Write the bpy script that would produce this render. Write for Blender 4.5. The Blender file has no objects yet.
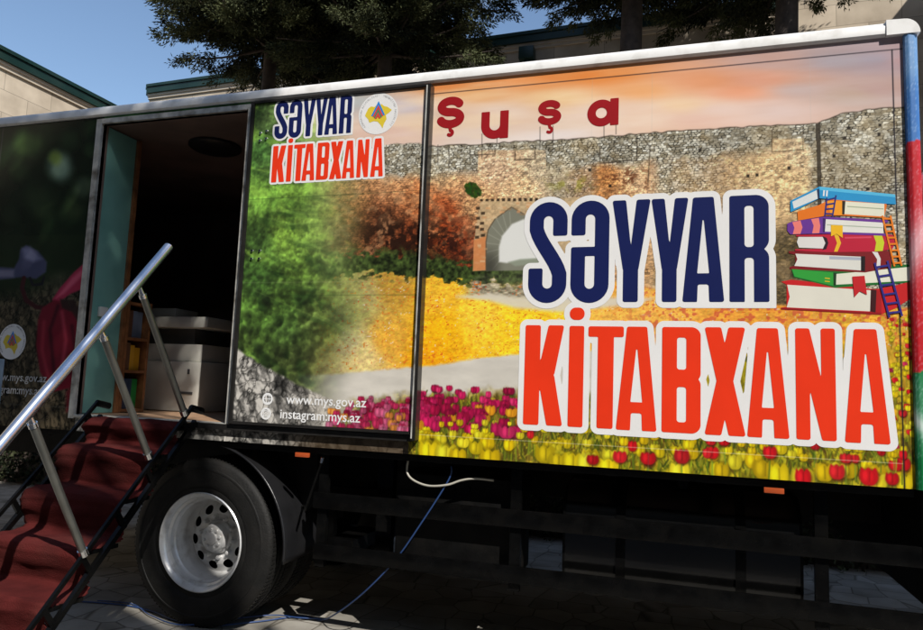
import bpy, bmesh, math, random
import numpy as np
from mathutils import Vector, Matrix
R_ = math.radians
rng = np.random.default_rng(7)
random.seed(7)
S = bpy.context.scene
COL = S.collection

# ------------------------------------------------------------------ camera
PF = 693.98 / 923.0                                   # focal length / picture width
CR = Vector((0.95374028, 0.29814116, 0.03861762))
CU = Vector((-0.00488688, -0.11306295, 0.99357581))
CF = Vector((-0.30059206, 0.94780199, 0.10637571))
CP = Vector((0.0, -3.71169, 1.524145))
cam = bpy.data.cameras.new('camera'); co = bpy.data.objects.new('camera', cam); COL.objects.link(co)
cam.sensor_width = 36; cam.lens = 36 * PF; cam.clip_start = .05; cam.clip_end = 3000
co.matrix_world = Matrix(((CR.x, CU.x, -CF.x, CP.x), (CR.y, CU.y, -CF.y, CP.y), (CR.z, CU.z, -CF.z, CP.z), (0, 0, 0, 1)))
S.camera = co

# ------------------------------------------------------------------ light
SUN_AZ, SUN_EL = 45.0, 43.0                           # degrees from -y towards +x, elevation
sd = Vector((math.sin(R_(SUN_AZ)) * math.cos(R_(SUN_EL)), -math.cos(R_(SUN_AZ)) * math.cos(R_(SUN_EL)), math.sin(R_(SUN_EL))))
w = bpy.data.worlds.new('World'); S.world = w; w.use_nodes = True
nt = w.node_tree; nt.nodes.clear()
out = nt.nodes.new('ShaderNodeOutputWorld'); bg = nt.nodes.new('ShaderNodeBackground'); sky = nt.nodes.new('ShaderNodeTexSky')
sky.sky_type = 'NISHITA'; sky.sun_disc = False; sky.sun_elevation = R_(SUN_EL)
sky.sun_rotation = math.atan2(sd.x, sd.y)
sky.altitude = 100; sky.air_density = 1.15; sky.dust_density = .55; sky.ozone_density = 2.2
bg.inputs[1].default_value = .15
tcw = nt.nodes.new('ShaderNodeTexCoord'); nzw = nt.nodes.new('ShaderNodeTexNoise'); nzw.inputs['Scale'].default_value = 2.6; nzw.inputs['Detail'].default_value = 9; nzw.inputs['Distortion'].default_value = .6
rw_ = nt.nodes.new('ShaderNodeValToRGB'); rw_.color_ramp.elements[0].position = .56; rw_.color_ramp.elements[1].position = .82; rw_.color_ramp.elements[1].color = (.55, .55, .55, 1)
mw = nt.nodes.new('ShaderNodeMix'); mw.data_type = 'RGBA'; mw.inputs[7].default_value = (7.2, 7.6, 8.2, 1)
nt.links.new(tcw.outputs['Generated'], nzw.inputs['Vector']); nt.links.new(nzw.outputs[0], rw_.inputs[0]); nt.links.new(rw_.outputs[0], mw.inputs[0]); nt.links.new(sky.outputs[0], mw.inputs[6])
nt.links.new(mw.outputs[2], bg.inputs[0]); nt.links.new(bg.outputs[0], out.inputs[0])
sl = bpy.data.lights.new('sun', 'SUN'); sl.energy = 5.0; sl.angle = R_(.53); sl.color = (1.0, .955, .89)
so = bpy.data.objects.new('sun', sl); COL.objects.link(so); so.location = (10, -10, 14)
so.rotation_euler = sd.to_track_quat('Z', 'Y').to_euler()
S.view_settings.view_transform = 'Standard'; S.view_settings.look = 'None'
S.view_settings.exposure = 0.05; S.view_settings.gamma = 1.0; S.view_settings.use_curve_mapping = False
S.cycles.max_bounces = 6

# ------------------------------------------------------------------ materials
def lin(c):
    c = np.asarray(c, float) / 255.0
    return np.where(c <= .04045, c / 12.92, ((c + .055) / 1.055) ** 2.4)
def mat(name, rgb, rough=.6, metal=0., vary=.0, scale=8., bump=0., bscale=60., coat=0., spec=.5, dirt=None, dscale=3.):
    m = bpy.data.materials.new(name); m.use_nodes = True; t = m.node_tree; p = t.nodes['Principled BSDF']
    p.inputs['Roughness'].default_value = rough; p.inputs['Metallic'].default_value = metal
    p.inputs['Coat Weight'].default_value = coat; p.inputs['Specular IOR Level'].default_value = spec
    tc = t.nodes.new('ShaderNodeTexCoord')
    n = t.nodes.new('ShaderNodeTexNoise'); n.inputs['Scale'].default_value = scale; n.inputs['Detail'].default_value = 6
    t.links.new(tc.outputs['Object'], n.inputs['Vector'])
    r = t.nodes.new('ShaderNodeValToRGB')
    a = [max(0, c * (1 - vary)) for c in rgb]; b = [min(1, c * (1 + vary)) for c in rgb]
    r.color_ramp.elements[0].position = .3; r.color_ramp.elements[1].position = .7
    r.color_ramp.elements[0].color = (*a, 1); r.color_ramp.elements[1].color = (*b, 1)
    t.links.new(n.outputs[0], r.inputs[0]); last = r.outputs[0]
    if dirt:
        n3 = t.nodes.new('ShaderNodeTexNoise'); n3.inputs['Scale'].default_value = dscale; n3.inputs['Detail'].default_value = 8
        t.links.new(tc.outputs['Object'], n3.inputs['Vector'])
        r3 = t.nodes.new('ShaderNodeValToRGB'); r3.color_ramp.elements[0].position = .5; r3.color_ramp.elements[1].position = .72
        t.links.new(n3.outputs[0], r3.inputs[0])
        mx = t.nodes.new('ShaderNodeMix'); mx.data_type = 'RGBA'; mx.inputs[7].default_value = (*dirt, 1)
        t.links.new(r3.outputs[0], mx.inputs[0]); t.links.new(last, mx.inputs[6]); last = mx.outputs[2]
    t.links.new(last, p.inputs['Base Color'])
    if bump:
        n2 = t.nodes.new('ShaderNodeTexNoise'); n2.inputs['Scale'].default_value = bscale; n2.inputs['Detail'].default_value = 5
        t.links.new(tc.outputs['Object'], n2.inputs['Vector'])
        bp = t.nodes.new('ShaderNodeBump'); bp.inputs['Strength'].default_value = bump; bp.inputs['Distance'].default_value = .01
        t.links.new(n2.outputs[0], bp.inputs['Height']); t.links.new(bp.outputs[0], p.inputs['Normal'])
    return m
def attr_mat(name, rough=.42, spec=.22, bump=.10):
    m = mat(name, (.5, .5, .5), rough=rough, spec=spec, bump=bump, bscale=7)
    t = m.node_tree; p = t.nodes['Principled BSDF']
    a = t.nodes.new('ShaderNodeAttribute'); a.attribute_name = 'print'
    t.links.new(a.outputs['Color'], p.inputs['Base Color'])
    return m
M = dict(
    print=attr_mat('printed_vinyl'),
    print_gloss=attr_mat('printed_gloss_vinyl', rough=.12, spec=.22, bump=.03),
    navy=mat('navy_vinyl', (.008, .014, .085), .42, vary=.06, scale=5, spec=.2),
    red=mat('red_vinyl', (.80, .040, .010), .42, vary=.04, scale=5, spec=.2),
    white=mat('white_vinyl', (.80, .79, .77), .4, vary=.03, scale=4),
    crimson=mat('dark_red_vinyl', (.32, .010, .014), .42, vary=.06, scale=5, spec=.2),
    rail=mat('painted_rail', (.84, .83, .80), .35, vary=.04, scale=3, dirt=(.66, .64, .60), dscale=9),
    alu=mat('worn_aluminium', (.58, .57, .52), .45, .35, vary=.25, scale=14, bump=.1, dirt=(.16, .14, .11), dscale=9),
    darkalu=mat('dark_anodised_frame', (.030, .028, .026), .28, .4, vary=.3, scale=9, bump=.05),
    blacksteel=mat('black_painted_steel', (.0028, .0028, .0028), .22, .0, vary=.4, scale=12, bump=.1, dirt=(.005, .0047, .0043), dscale=8, spec=.12),
    chassis=mat('grimy_chassis', (.004, .004, .004), .55, .0, vary=.5, scale=10, bump=.2, dirt=(.008, .007, .006), dscale=5, spec=.15),
    tank=mat('black_tank_paint', (.003, .003, .003), .18, .0, vary=.3, scale=6, bump=.04),
    rubber=mat('tyre_rubber', (.010, .0098, .0092), .62, vary=.3, scale=14, bump=.25, bscale=90, dirt=(.016, .0145, .013), dscale=5, spec=.25),
    mud=mat('mudguard_plastic', (.012, .012, .013), .30, vary=.25, scale=7, bump=.08),
    rimsteel=mat('silver_rim_steel', (.74, .74, .73), .30, .25, vary=.05, scale=7, bump=.04, bscale=30, dirt=(.52, .50, .47), dscale=14),
    chrome=mat('brushed_steel_tube', (.62, .64, .68), .24, .95, vary=.08, scale=10, bump=.03, bscale=40),
    post=mat('steel_post_tube', (.20, .20, .18), .34, .8, vary=.15, scale=10, bump=.03, bscale=40),
    bright=mat('chrome_fitting', (.8, .8, .8), .12, 1., vary=.05),
    carpet=mat('red_carpet', (.074, .0115, .0105), .95, vary=.22, scale=9, bump=.5, bscale=160, spec=.1, dirt=(.085, .020, .017), dscale=4),
    teal=mat('teal_board', (.20, .42, .35), .5, vary=.15, scale=3, dirt=(.13, .30, .25), dscale=3),
    wood=mat('varnished_wood', (.26, .105, .038), .45, vary=.35, scale=16, bump=.1, bscale=40),
    woodlight=mat('worn_threshold_wood', (.36, .22, .13), .6, vary=.3, scale=14, bump=.2),
    lining=mat('brown_lining', (.17, .11, .085), .6, vary=.3, scale=3),
    machine=mat('cream_plastic', (.74, .72, .64), .45, vary=.06, scale=5),
    machinedark=mat('grey_plastic', (.10, .10, .10), .4, vary=.1),
    yellow=mat('yellow_book_cover', (.72, .38, .02), .5, vary=.06),
    bluegrey=mat('grey_blue_book_cover', (.16, .20, .27), .5, vary=.1),
    bookgreen=mat('green_book_cover', (.02, .28, .06), .5, vary=.1),
    booknavy=mat('navy_book_cover', (.015, .04, .10), .5, vary=.1),
    bookbrown=mat('brown_book_cover', (.14, .06, .03), .5, vary=.1),
    paper=mat('book_paper', (.62, .6, .54), .8, vary=.1),
    orange=mat('orange_reflector', (.42, .075, .02), .25, vary=.1, coat=.5),
    bluecable=mat('blue_cable_sheath', (.02, .055, .17), .45, vary=.1),
    hose=mat('pale_hose', (.42, .40, .34), .4, vary=.12),
    bluesteel=mat('pale_blue_post_paint', (.27, .36, .46), .35, .3, vary=.1),
    cabwhite=mat('cab_paint', (.75, .75, .74), .2, vary=.02, coat=.6),
    glass=mat('dark_window_glass', (.02, .025, .03), .05, vary=.1, coat=.5),
    lens=mat('headlamp_lens', (.6, .62, .64), .08, .3, vary=.1, coat=1.),
    greenmetal=mat('green_cornice_metal', (.010, .034, .027), .4, .1, vary=.25, scale=2, dirt=(.022, .045, .036), dscale=1.5),
    cream=mat('cream_moulding', (.58, .50, .40), .75, vary=.12, scale=2, bump=.1),
    trunk=mat('conifer_bark', (.060, .045, .036), .9, vary=.4, scale=9, bump=.8, bscale=25),
)
def stone_mat(name, base, bw=1.0, bh=.42, rot=0):
    m = bpy.data.materials.new(name); m.use_nodes = True; t = m.node_tree; p = t.nodes['Principled BSDF']
    p.inputs['Roughness'].default_value = .85; p.inputs['Specular IOR Level'].default_value = .2
    tc = t.nodes.new('ShaderNodeTexCoord'); mp = t.nodes.new('ShaderNodeMapping')
    mp.inputs['Rotation'].default_value = (R_(90), 0, rot) if rot == 0 else (R_(90), 0, rot)
    sep = t.nodes.new('ShaderNodeSeparateXYZ'); cmb = t.nodes.new('ShaderNodeCombineXYZ')
    t.links.new(tc.outputs['Object'], sep.inputs[0])
    ad = t.nodes.new('ShaderNodeMath'); ad.operation = 'ADD'
    t.links.new(sep.outputs[0], ad.inputs[0]); t.links.new(sep.outputs[1], ad.inputs[1])
    t.links.new(ad.outputs[0], cmb.inputs[0]); t.links.new(sep.outputs[2], cmb.inputs[1])
    b = t.nodes.new('ShaderNodeTexBrick'); b.inputs['Scale'].default_value = 1
    b.inputs['Brick Width'].default_value = bw; b.inputs['Row Height'].default_value = bh
    b.inputs['Mortar Size'].default_value = .006; b.inputs['Bias'].default_value = 0
    b.inputs['Color1'].default_value = (*[c * .86 for c in base], 1); b.inputs['Color2'].default_value = (*[min(1, c * 1.12) for c in base], 1)
    b.inputs['Mortar'].default_value = (*[c * .62 for c in base], 1)
    t.links.new(cmb.outputs[0], b.inputs['Vector'])
    n = t.nodes.new('ShaderNodeTexNoise'); n.inputs['Scale'].default_value = 1.7; n.inputs['Detail'].default_value = 9
    t.links.new(tc.outputs['Object'], n.inputs['Vector'])
    r = t.nodes.new('ShaderNodeValToRGB'); r.color_ramp.elements[0].color = (.62, .58, .54, 1); r.color_ramp.elements[1].color = (1.1, 1.08, 1.05, 1)
    r.color_ramp.elements[0].position = .3; r.color_ramp.elements[1].position = .65
    t.links.new(n.outputs[0], r.inputs[0])
    mx = t.nodes.new('ShaderNodeMix'); mx.data_type = 'RGBA'; mx.blend_type = 'MULTIPLY'; mx.inputs[0].default_value = .8
    t.links.new(b.outputs[0], mx.inputs[6]); t.links.new(r.outputs[0], mx.inputs[7]); t.links.new(mx.outputs[2], p.inputs['Base Color'])
    return m
M['stone'] = stone_mat('limestone_blocks', (.56, .485, .385)); M['darkstone'] = stone_mat('brown_stone_blocks', (.17, .15, .12))

def ground_mat():
    m = bpy.data.materials.new('grey_paving'); m.use_nodes = True; t = m.node_tree; p = t.nodes['Principled BSDF']
    p.inputs['Roughness'].default_value = .9; p.inputs['Specular IOR Level'].default_value = .2
    tc = t.nodes.new('ShaderNodeTexCoord')
    v = t.nodes.new('ShaderNodeTexVoronoi'); v.feature = 'DISTANCE_TO_EDGE'; v.inputs['Scale'].default_value = 4.2; v.inputs['Randomness'].default_value = .55
    v2 = t.nodes.new('ShaderNodeTexVoronoi'); v2.inputs['Scale'].default_value = 4.2; v2.inputs['Randomness'].default_value = .55
    t.links.new(tc.outputs['Object'], v.inputs['Vector']); t.links.new(tc.outputs['Object'], v2.inputs['Vector'])
    r = t.nodes.new('ShaderNodeValToRGB'); r.color_ramp.elements[0].position = .0; r.color_ramp.elements[1].position = .035
    r.color_ramp.elements[0].color = (.42, .40, .37, 1); r.color_ramp.elements[1].color = (1, 1, 1, 1)
    t.links.new(v.outputs['Distance'], r.inputs[0])
    hs = t.nodes.new('ShaderNodeValToRGB'); hs.color_ramp.elements[0].color = (.25, .235, .205, 1); hs.color_ramp.elements[1].color = (.36, .34, .30, 1)
    sp = t.nodes.new('ShaderNodeSeparateColor'); t.links.new(v2.outputs['Color'], sp.inputs[0]); t.links.new(sp.outputs[0], hs.inputs[0])
    n = t.nodes.new('ShaderNodeTexNoise'); n.inputs['Scale'].default_value = 3; n.inputs['Detail'].default_value = 10
    t.links.new(tc.outputs['Object'], n.inputs['Vector'])
    r2 = t.nodes.new('ShaderNodeValToRGB'); r2.color_ramp.elements[0].color = (.6, .58, .55, 1); r2.color_ramp.elements[1].color = (1.1, 1.1, 1.1, 1)
    r2.color_ramp.elements[0].position = .3; r2.color_ramp.elements[1].position = .62
    t.links.new(n.outputs[0], r2.inputs[0])
    a = t.nodes.new('ShaderNodeMix'); a.data_type = 'RGBA'; a.blend_type = 'MULTIPLY'; a.inputs[0].default_value = 1
    b = t.nodes.new('ShaderNodeMix'); b.data_type = 'RGBA'; b.blend_type = 'MULTIPLY'; b.inputs[0].default_value = .8
    t.links.new(hs.outputs[0], a.inputs[6]); t.links.new(r.outputs[0], a.inputs[7])
    t.links.new(a.outputs[2], b.inputs[6]); t.links.new(r2.outputs[0], b.inputs[7]); t.links.new(b.outputs[2], p.inputs['Base Color'])
    bp = t.nodes.new('ShaderNodeBump'); bp.inputs['Strength'].default_value = .5; bp.inputs['Distance'].default_value = .01
    t.links.new(r.outputs[0], bp.inputs['Height']); t.links.new(bp.outputs[0], p.inputs['Normal'])
    return m
M['ground'] = ground_mat()
def foliage_mat():
    m = bpy.data.materials.new('dark_conifer_needles'); m.use_nodes = True; t = m.node_tree; p = t.nodes['Principled BSDF']
    p.inputs['Roughness'].default_value = .75; p.inputs['Specular IOR Level'].default_value = .2
    a = t.nodes.new('ShaderNodeAttribute'); a.attribute_name = 'tint'
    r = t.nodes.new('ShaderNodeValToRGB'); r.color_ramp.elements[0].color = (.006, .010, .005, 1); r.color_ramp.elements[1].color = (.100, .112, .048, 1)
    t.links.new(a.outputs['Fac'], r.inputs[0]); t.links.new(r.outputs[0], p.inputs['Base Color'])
    return m
M['needles'] = foliage_mat()

# ------------------------------------------------------------------ object helpers
ORG = {}
def org(o): return ORG.get(o.name, Vector((0, 0, 0))) if o else Vector((0, 0, 0))
def tag(o, label=None, cat=None, group=None, kind=None):
    if label: o['label'] = label
    if cat: o['category'] = cat
    if group: o['group'] = group
    if kind: o['kind'] = kind
    return o
def empty(name, loc):
    o = bpy.data.objects.new(name, None); COL.objects.link(o); o.location = loc; o.empty_display_size = .2
    ORG[o.name] = Vector(loc); return o
def link(name, me, m, parent=None, smooth=False, base=None):
    """me holds world coordinates; shift them to the owner's origin"""
    if m is not None:
        for q in (m if isinstance(m, (list, tuple)) else [m]): me.materials.append(q)
    o = bpy.data.objects.new(name, me); COL.objects.link(o)
    if parent is not None:
        b = org(parent); o.parent = parent
    elif base is not None:
        b = Vector(base); o.location = b
    else:
        n = len(me.vertices); a = np.empty(n * 3, 'f'); me.vertices.foreach_get('co', a); a = a.reshape(-1, 3)
        b = Vector(((a[:, 0].min() + a[:, 0].max()) / 2, (a[:, 1].min() + a[:, 1].max()) / 2, a[:, 2].min())); o.location = b
    if b.length > 0: me.transform(Matrix.Translation(-b))
    ORG[o.name] = b
    if smooth: me.shade_smooth() if hasattr(me, 'shade_smooth') else [setattr(f, 'use_smooth', True) for f in me.polygons]
    if smooth == 'auto':
        me.set_sharp_from_angle(angle=R_(38))
    me.update(); return o
def sep(o):
    """give every loose piece of a mesh an object of its own"""
    me = o.data; n = len(me.vertices); par = list(range(n))
    def find(a):
        while par[a] != a: par[a] = par[par[a]]; a = par[a]
        return a
    for p in me.polygons:
        v = p.vertices; r = find(v[0])
        for q in v[1:]:
            q = find(q)
            if q != r: par[q] = r
    groups = {}
    for p in me.polygons: groups.setdefault(find(p.vertices[0]), []).append(p.index)
    if len(groups) < 2: return [o]
    res = []; name = o.name.split('.')[0]; sm = me.polygons[0].use_smooth
    for k, fs in enumerate(groups.values()):
        idx = {}; V = []; F = []
        for f in fs:
            g_ = []
            for v in me.polygons[f].vertices:
                if v not in idx: idx[v] = len(V); V.append(tuple(me.vertices[v].co))
                g_.append(idx[v])
            F.append(g_)
        m2 = bpy.data.meshes.new(name); m2.from_pydata(V, [], F)
        for q in me.materials: m2.materials.append(q)
        if sm: m2.shade_smooth(); m2.set_sharp_from_angle(angle=R_(38))
        if k == 0: old = o.data; o.data = m2; res.append(o)
        else:
            c_ = bpy.data.objects.new(name, m2); COL.objects.link(c_); c_.parent = o.parent; c_.location = o.location; ORG[c_.name] = ORG[o.name]; res.append(c_)
    return res
class MB:
    def __init__(s): s.v = []; s.f = []; s.mi = []
    def add(s, vs, fs, mi=0):
        n = len(s.v); s.v += [tuple(v) for v in vs]; s.f += [tuple(i + n for i in f) for f in fs]; s.mi += [mi] * len(fs); return s
    def box(s, x0, x1, y0, y1, z0, z1, bev=0., mi=0, mtx=None):
        if bev <= 0:
            vs = [(x, y, z) for x in (x0, x1) for y in (y0, y1) for z in (z0, z1)]
            fs = [(0, 1, 3, 2), (4, 6, 7, 5), (0, 4, 5, 1), (2, 3, 7, 6), (0, 2, 6, 4), (1, 5, 7, 3)]
        else:
            b = bmesh.new(); bmesh.ops.create_cube(b, size=1)
            for v in b.verts: v.co = Vector(((x0 + x1) / 2 + v.co.x * (x1 - x0), (y0 + y1) / 2 + v.co.y * (y1 - y0), (z0 + z1) / 2 + v.co.z * (z1 - z0)))
            bmesh.ops.bevel(b, geom=b.edges[:], offset=bev, segments=2, affect='EDGES', profile=.6)
            b.verts.index_update(); vs = [v.co.copy() for v in b.verts]; fs = [[v.index for v in f.verts] for f in b.faces]; b.free()
        if mtx: vs = [mtx @ Vector(v) for v in vs]
        return s.add(vs, fs, mi)
    def tube(s, pts, r, n=12, cap=True, mi=0):
        pts = [Vector(p) for p in pts]; rs = r if isinstance(r, (list, tuple)) else [r] * len(pts)
        rings = []; up = None
        for i, p in enumerate(pts):
            t = (pts[min(i + 1, len(pts) - 1)] - pts[max(i - 1, 0)]).normalized()
            if up is None:
                a = Vector((0, 0, 1)) if abs(t.z) < .9 else Vector((1, 0, 0)); up = (a - t * a.dot(t)).normalized()
            else: up = (up - t * up.dot(t)).normalized()
            sd_ = t.cross(up)
            rings.append([p + rs[i] * (math.cos(2 * math.pi * k / n) * up + math.sin(2 * math.pi * k / n) * sd_) for k in range(n)])
        vs = [v for rg in rings for v in rg]; fs = []
        for i in range(len(pts) - 1):
            for k in range(n): fs.append((i * n + k, i * n + (k + 1) % n, (i + 1) * n + (k + 1) % n, (i + 1) * n + k))
        if cap: fs.append(tuple(range(n))[::-1]); fs.append(tuple((len(pts) - 1) * n + k for k in range(n)))
        return s.add(vs, fs, mi)
    def bar(s, a, b, w_, h_, up=(0, 0, 1), mi=0):
        """rectangular bar from a to b, w_ across, h_ along up"""
        a = Vector(a); b = Vector(b); t = (b - a).normalized(); u = Vector(up); u = (u - t * u.dot(t)).normalized(); c = t.cross(u)
        vs = [p + c * sx * w_ / 2 + u * sy * h_ / 2 for p in (a, b) for sx, sy in ((-1, -1), (1, -1), (1, 1), (-1, 1))]
        return s.add(vs, [(0, 3, 2, 1), (4, 5, 6, 7), (0, 1, 5, 4), (1, 2, 6, 5), (2, 3, 7, 6), (3, 0, 4, 7)], mi)
    def lathe_y(s, prof, cx, cz, n=96, mi=0, closed=False, dy=1):
        """prof: (radius, y) pairs turned about the line x=cx, z=cz parallel to y"""
        vs = []; fs = []; m_ = len(prof)
        for k in range(n):
            a = 2 * math.pi * k / n
            vs += [(cx + r * math.cos(a), y, cz + r * math.sin(a)) for r, y in prof]
        for k in range(n):
            k2 = (k + 1) % n
            for j in range(m_ - 1 + (1 if closed else 0)):
                j2 = (j + 1) % m_; fs.append((k * m_ + j, k * m_ + j2, k2 * m_ + j2, k2 * m_ + j))
        return s.add(vs, fs, mi)
    def build(s, name, m, parent=None, smooth=False, base=None):
        me = bpy.data.meshes.new(name); me.from_pydata([tuple(v) for v in s.v], [], s.f)
        b = bmesh.new(); b.from_mesh(me); bmesh.ops.recalc_face_normals(b, faces=b.faces[:]); b.to_mesh(me); b.free()
        o = link(name, me, m, parent, smooth, base)
        if any(s.mi): me.polygons.foreach_set('material_index', s.mi)
        return o

# ------------------------------------------------------------------ signed distance shapes (for lettering, emblems, holes)
def rbox(x, z, x0, x1, z0, z1, r):
    qx = np.abs(x - (x0 + x1) / 2) - (x1 - x0) / 2 + r; qz = np.abs(z - (z0 + z1) / 2) - (z1 - z0) / 2 + r
    return np.hypot(np.maximum(qx, 0), np.maximum(qz, 0)) + np.minimum(np.maximum(qx, qz), 0) - r
def poly_sd(x, z, P):
    P = np.asarray(P, float); n = len(P); d = np.full(x.shape, 1e9); ins = np.zeros(x.shape, bool)
    for i in range(n):
        ax, az = P[i]; bx, bz = P[(i + 1) % n]; ex, ez = bx - ax, bz - az
        wx, wz = x - ax, z - az; t = np.clip((wx * ex + wz * ez) / (ex * ex + ez * ez + 1e-18), 0, 1)
        d = np.minimum(d, np.hypot(wx - ex * t, wz - ez * t))
        c = ((az <= z) != (bz <= z)) & (x < (bx - ax) * (z - az) / (bz - az + 1e-18) + ax); ins ^= c
    return np.where(ins, -d, d)
def inset(P, r):
    P = [np.array(p, float) for p in P]; n = len(P)
    A = sum(P[i][0] * P[(i + 1) % n][1] - P[(i + 1) % n][0] * P[i][1] for i in range(n))
    if A < 0: P = P[::-1]
    L = []
    for i in range(n):
        e = P[(i + 1) % n] - P[i]; e = e / np.linalg.norm(e); L.append((P[i] + r * np.array([-e[1], e[0]]), e))
    Q = []
    for i in range(n):
        p, e = L[i - 1]; q, f = L[i]; M_ = np.array([[e[0], -f[0]], [e[1], -f[1]]])
        Q.append(p + e * np.linalg.solve(M_, q - p)[0])
    return Q
def rpoly(x, z, P, r): return poly_sd(x, z, inset(P, r)) - r
def stroke(x, z, pts, s):
    d = np.full(x.shape, 1e9)
    for (ax, az), (bx, bz) in zip(pts[:-1], pts[1:]):
        ex, ez = bx - ax, bz - az; wx, wz = x - ax, z - az; t = np.clip((wx * ex + wz * ez) / (ex * ex + ez * ez + 1e-18), 0, 1)
        d = np.minimum(d, np.hypot(wx - ex * t, wz - ez * t))
    return d - s / 2
def arc(cx, cz, r, a0, a1, n=14): return [(cx + r * math.cos(R_(a0 + (a1 - a0) * i / n)), cz + r * math.sin(R_(a0 + (a1 - a0) * i / n))) for i in range(n + 1)]
mn, mxm = np.minimum, np.maximum
def glyph(ch, x, z, w_, h):
    r = .010 * h / .54
    if ch == 'K':
        return mn(mn(rbox(x, z, 0, .40 * w_, 0, h, r), rpoly(x, z, [(.34 * w_, .5 * h), (.77 * w_, .5 * h), (w_, h), (.60 * w_, h)], r)), rpoly(x, z, [(.60 * w_, 0), (w_, 0), (.77 * w_, .5 * h), (.34 * w_, .5 * h)], r))
    if ch == 'I':
        return mn(rbox(x, z, 0, w_, 0, h, r), rbox(x, z, -.0 * w_, w_, h * 1.06, h * 1.185, h * .0585))
    if ch == 'T':
        return mn(rbox(x, z, 0, w_, .895 * h, h, r), rbox(x, z, .275 * w_, .725 * w_, 0, h, r))
    if ch == 'A':
        o = rpoly(x, z, [(0, 0), (w_, 0), (.75 * w_, h), (.25 * w_, h)], r)
        o = mxm(o, -rpoly(x, z, [(.355 * w_, .27 * h), (.645 * w_, .27 * h), (.515 * w_, .78 * h), (.485 * w_, .78 * h)], r * .1))
        return mxm(o, -rpoly(x, z, [(.345 * w_, -.1 * h), (.655 * w_, -.1 * h), (.63 * w_, .165 * h), (.37 * w_, .165 * h)], r))
    if ch == 'B':
        o = mn(rbox(x, z, 0, w_, .48 * h, h, .24 * w_), rbox(x, z, 0, w_, 0, .535 * h, .24 * w_))
        o = mn(o, rbox(x, z, 0, .42 * w_, 0, h, r))
        o = mxm(o, -rbox(x, z, .39 * w_, .63 * w_, .595 * h, .90 * h, .07 * w_)); return mxm(o, -rbox(x, z, .39 * w_, .63 * w_, .10 * h, .43 * h, .07 * w_))
    if ch == 'R':
        o = mn(rbox(x, z, 0, w_, .463 * h, h, .34 * w_), rbox(x, z, 0, w_, -.3 * h, .507 * h, .30 * w_))
        o = mn(o, rbox(x, z, 0, .42 * w_, -.3 * h, h, r))
        o = mxm(o, -rbox(x, z, .385 * w_, .62 * w_, .51 * h, .90 * h, .09 * w_)); o = mxm(o, -rbox(x, z, .385 * w_, .62 * w_, -.5 * h, .41 * h, .09 * w_))
        return mxm(o, -z + 0 * x) if True else o
    if ch == 'X':
        return mn(rpoly(x, z, [(0, h), (.41 * w_, h), (w_, 0), (.59 * w_, 0)], r), rpoly(x, z, [(0, 0), (.41 * w_, 0), (w_, h), (.59 * w_, h)], r))
    if ch == 'N':
        return mn(mn(rbox(x, z, 0, .355 * w_, 0, h, r), rbox(x, z, .645 * w_, w_, 0, h, r)), rpoly(x, z, [(0, h), (.355 * w_, h), (w_, 0), (.645 * w_, 0)], r))
    if ch == 'Y':
        L = rpoly(x, z, [(0, h), (.36 * w_, h), (.53 * w_, .44 * h), (.53 * w_, .30 * h), (.30 * w_, .31 * h)], r)
        Rr = rpoly(x, z, [(w_, h), (.64 * w_, h), (.47 * w_, .44 * h), (.47 * w_, .30 * h), (.70 * w_, .31 * h)], r)
        return mn(mn(L, Rr), rbox(x, z, .305 * w_, .695 * w_, 0, .42 * h, r))
    s = .375 * w_; rc = (w_ - s) / 2; cx = w_ / 2
    if ch == 'S':
        p = [(w_ - s / 2, .76 * h)] + arc(cx, h - s / 2 - rc, rc, 0, 180) + [(s / 2, .745 * h)]
        for i in range(9):
            t = i / 8; e = t * t * (3 - 2 * t) * .5 + t * .5; p.append((s / 2 + (w_ - s) * e, h * (.73 - .45 * t)))
        p += arc(cx, s / 2 + rc, rc, 0, -180) + [(s / 2, .25 * h)]
        return mn(mn(stroke(x, z, p, s), rbox(x, z, w_ - s, w_, .66 * h, .78 * h, r)), rbox(x, z, 0, s, .22 * h, .34 * h, r))
    if ch == 'E':                                      # the schwa
        p = [(s / 2, .76 * h)] + arc(cx, h - s / 2 - rc, rc, 180, 0) + arc(cx, s / 2 + rc, rc, 0, -180) + [(s / 2, .42 * h)]
        o = mn(stroke(x, z, p, s), rbox(x, z, 0, s, .66 * h, .78 * h, r))
        return mn(mn(o, rbox(x, z, 0, s, .25 * h, .545 * h, r)), rbox(x, z, 0, w_ - s / 2, .455 * h, .545 * h, r))
WORD1 = [('S', -.799, .210, 2.009, .562), ('E', -.567, .203, 2.009, .560), ('Y', -.350, .198, 2.014, .549), ('Y', -.148, .186, 2.014, .548), ('A', .010, .202, 2.014, .547), ('R', .237, .185, 2.014, .547)]
WORD2 = [('K', -.806, .212, 1.350, .537), ('I', -.566, .079, 1.350, .535), ('T', -.465, .184, 1.350, .534), ('A', -.316, .204, 1.348, .536), ('B', -.088, .188, 1.348, .536), ('X', .118, .192, 1.347, .538), ('A', .316, .190, 1.347, .536), ('N', .536, .174, 1.348, .536), ('A', .744, .190, 1.346, .537)]
def word_sd(word, x, z):
    d = np.full(x.shape, 1e9)
    for ch, gx, gw, gz, gh in word: d = mn(d, glyph(ch, x - gx, z - gz, gw, gh))
    return d
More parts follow.
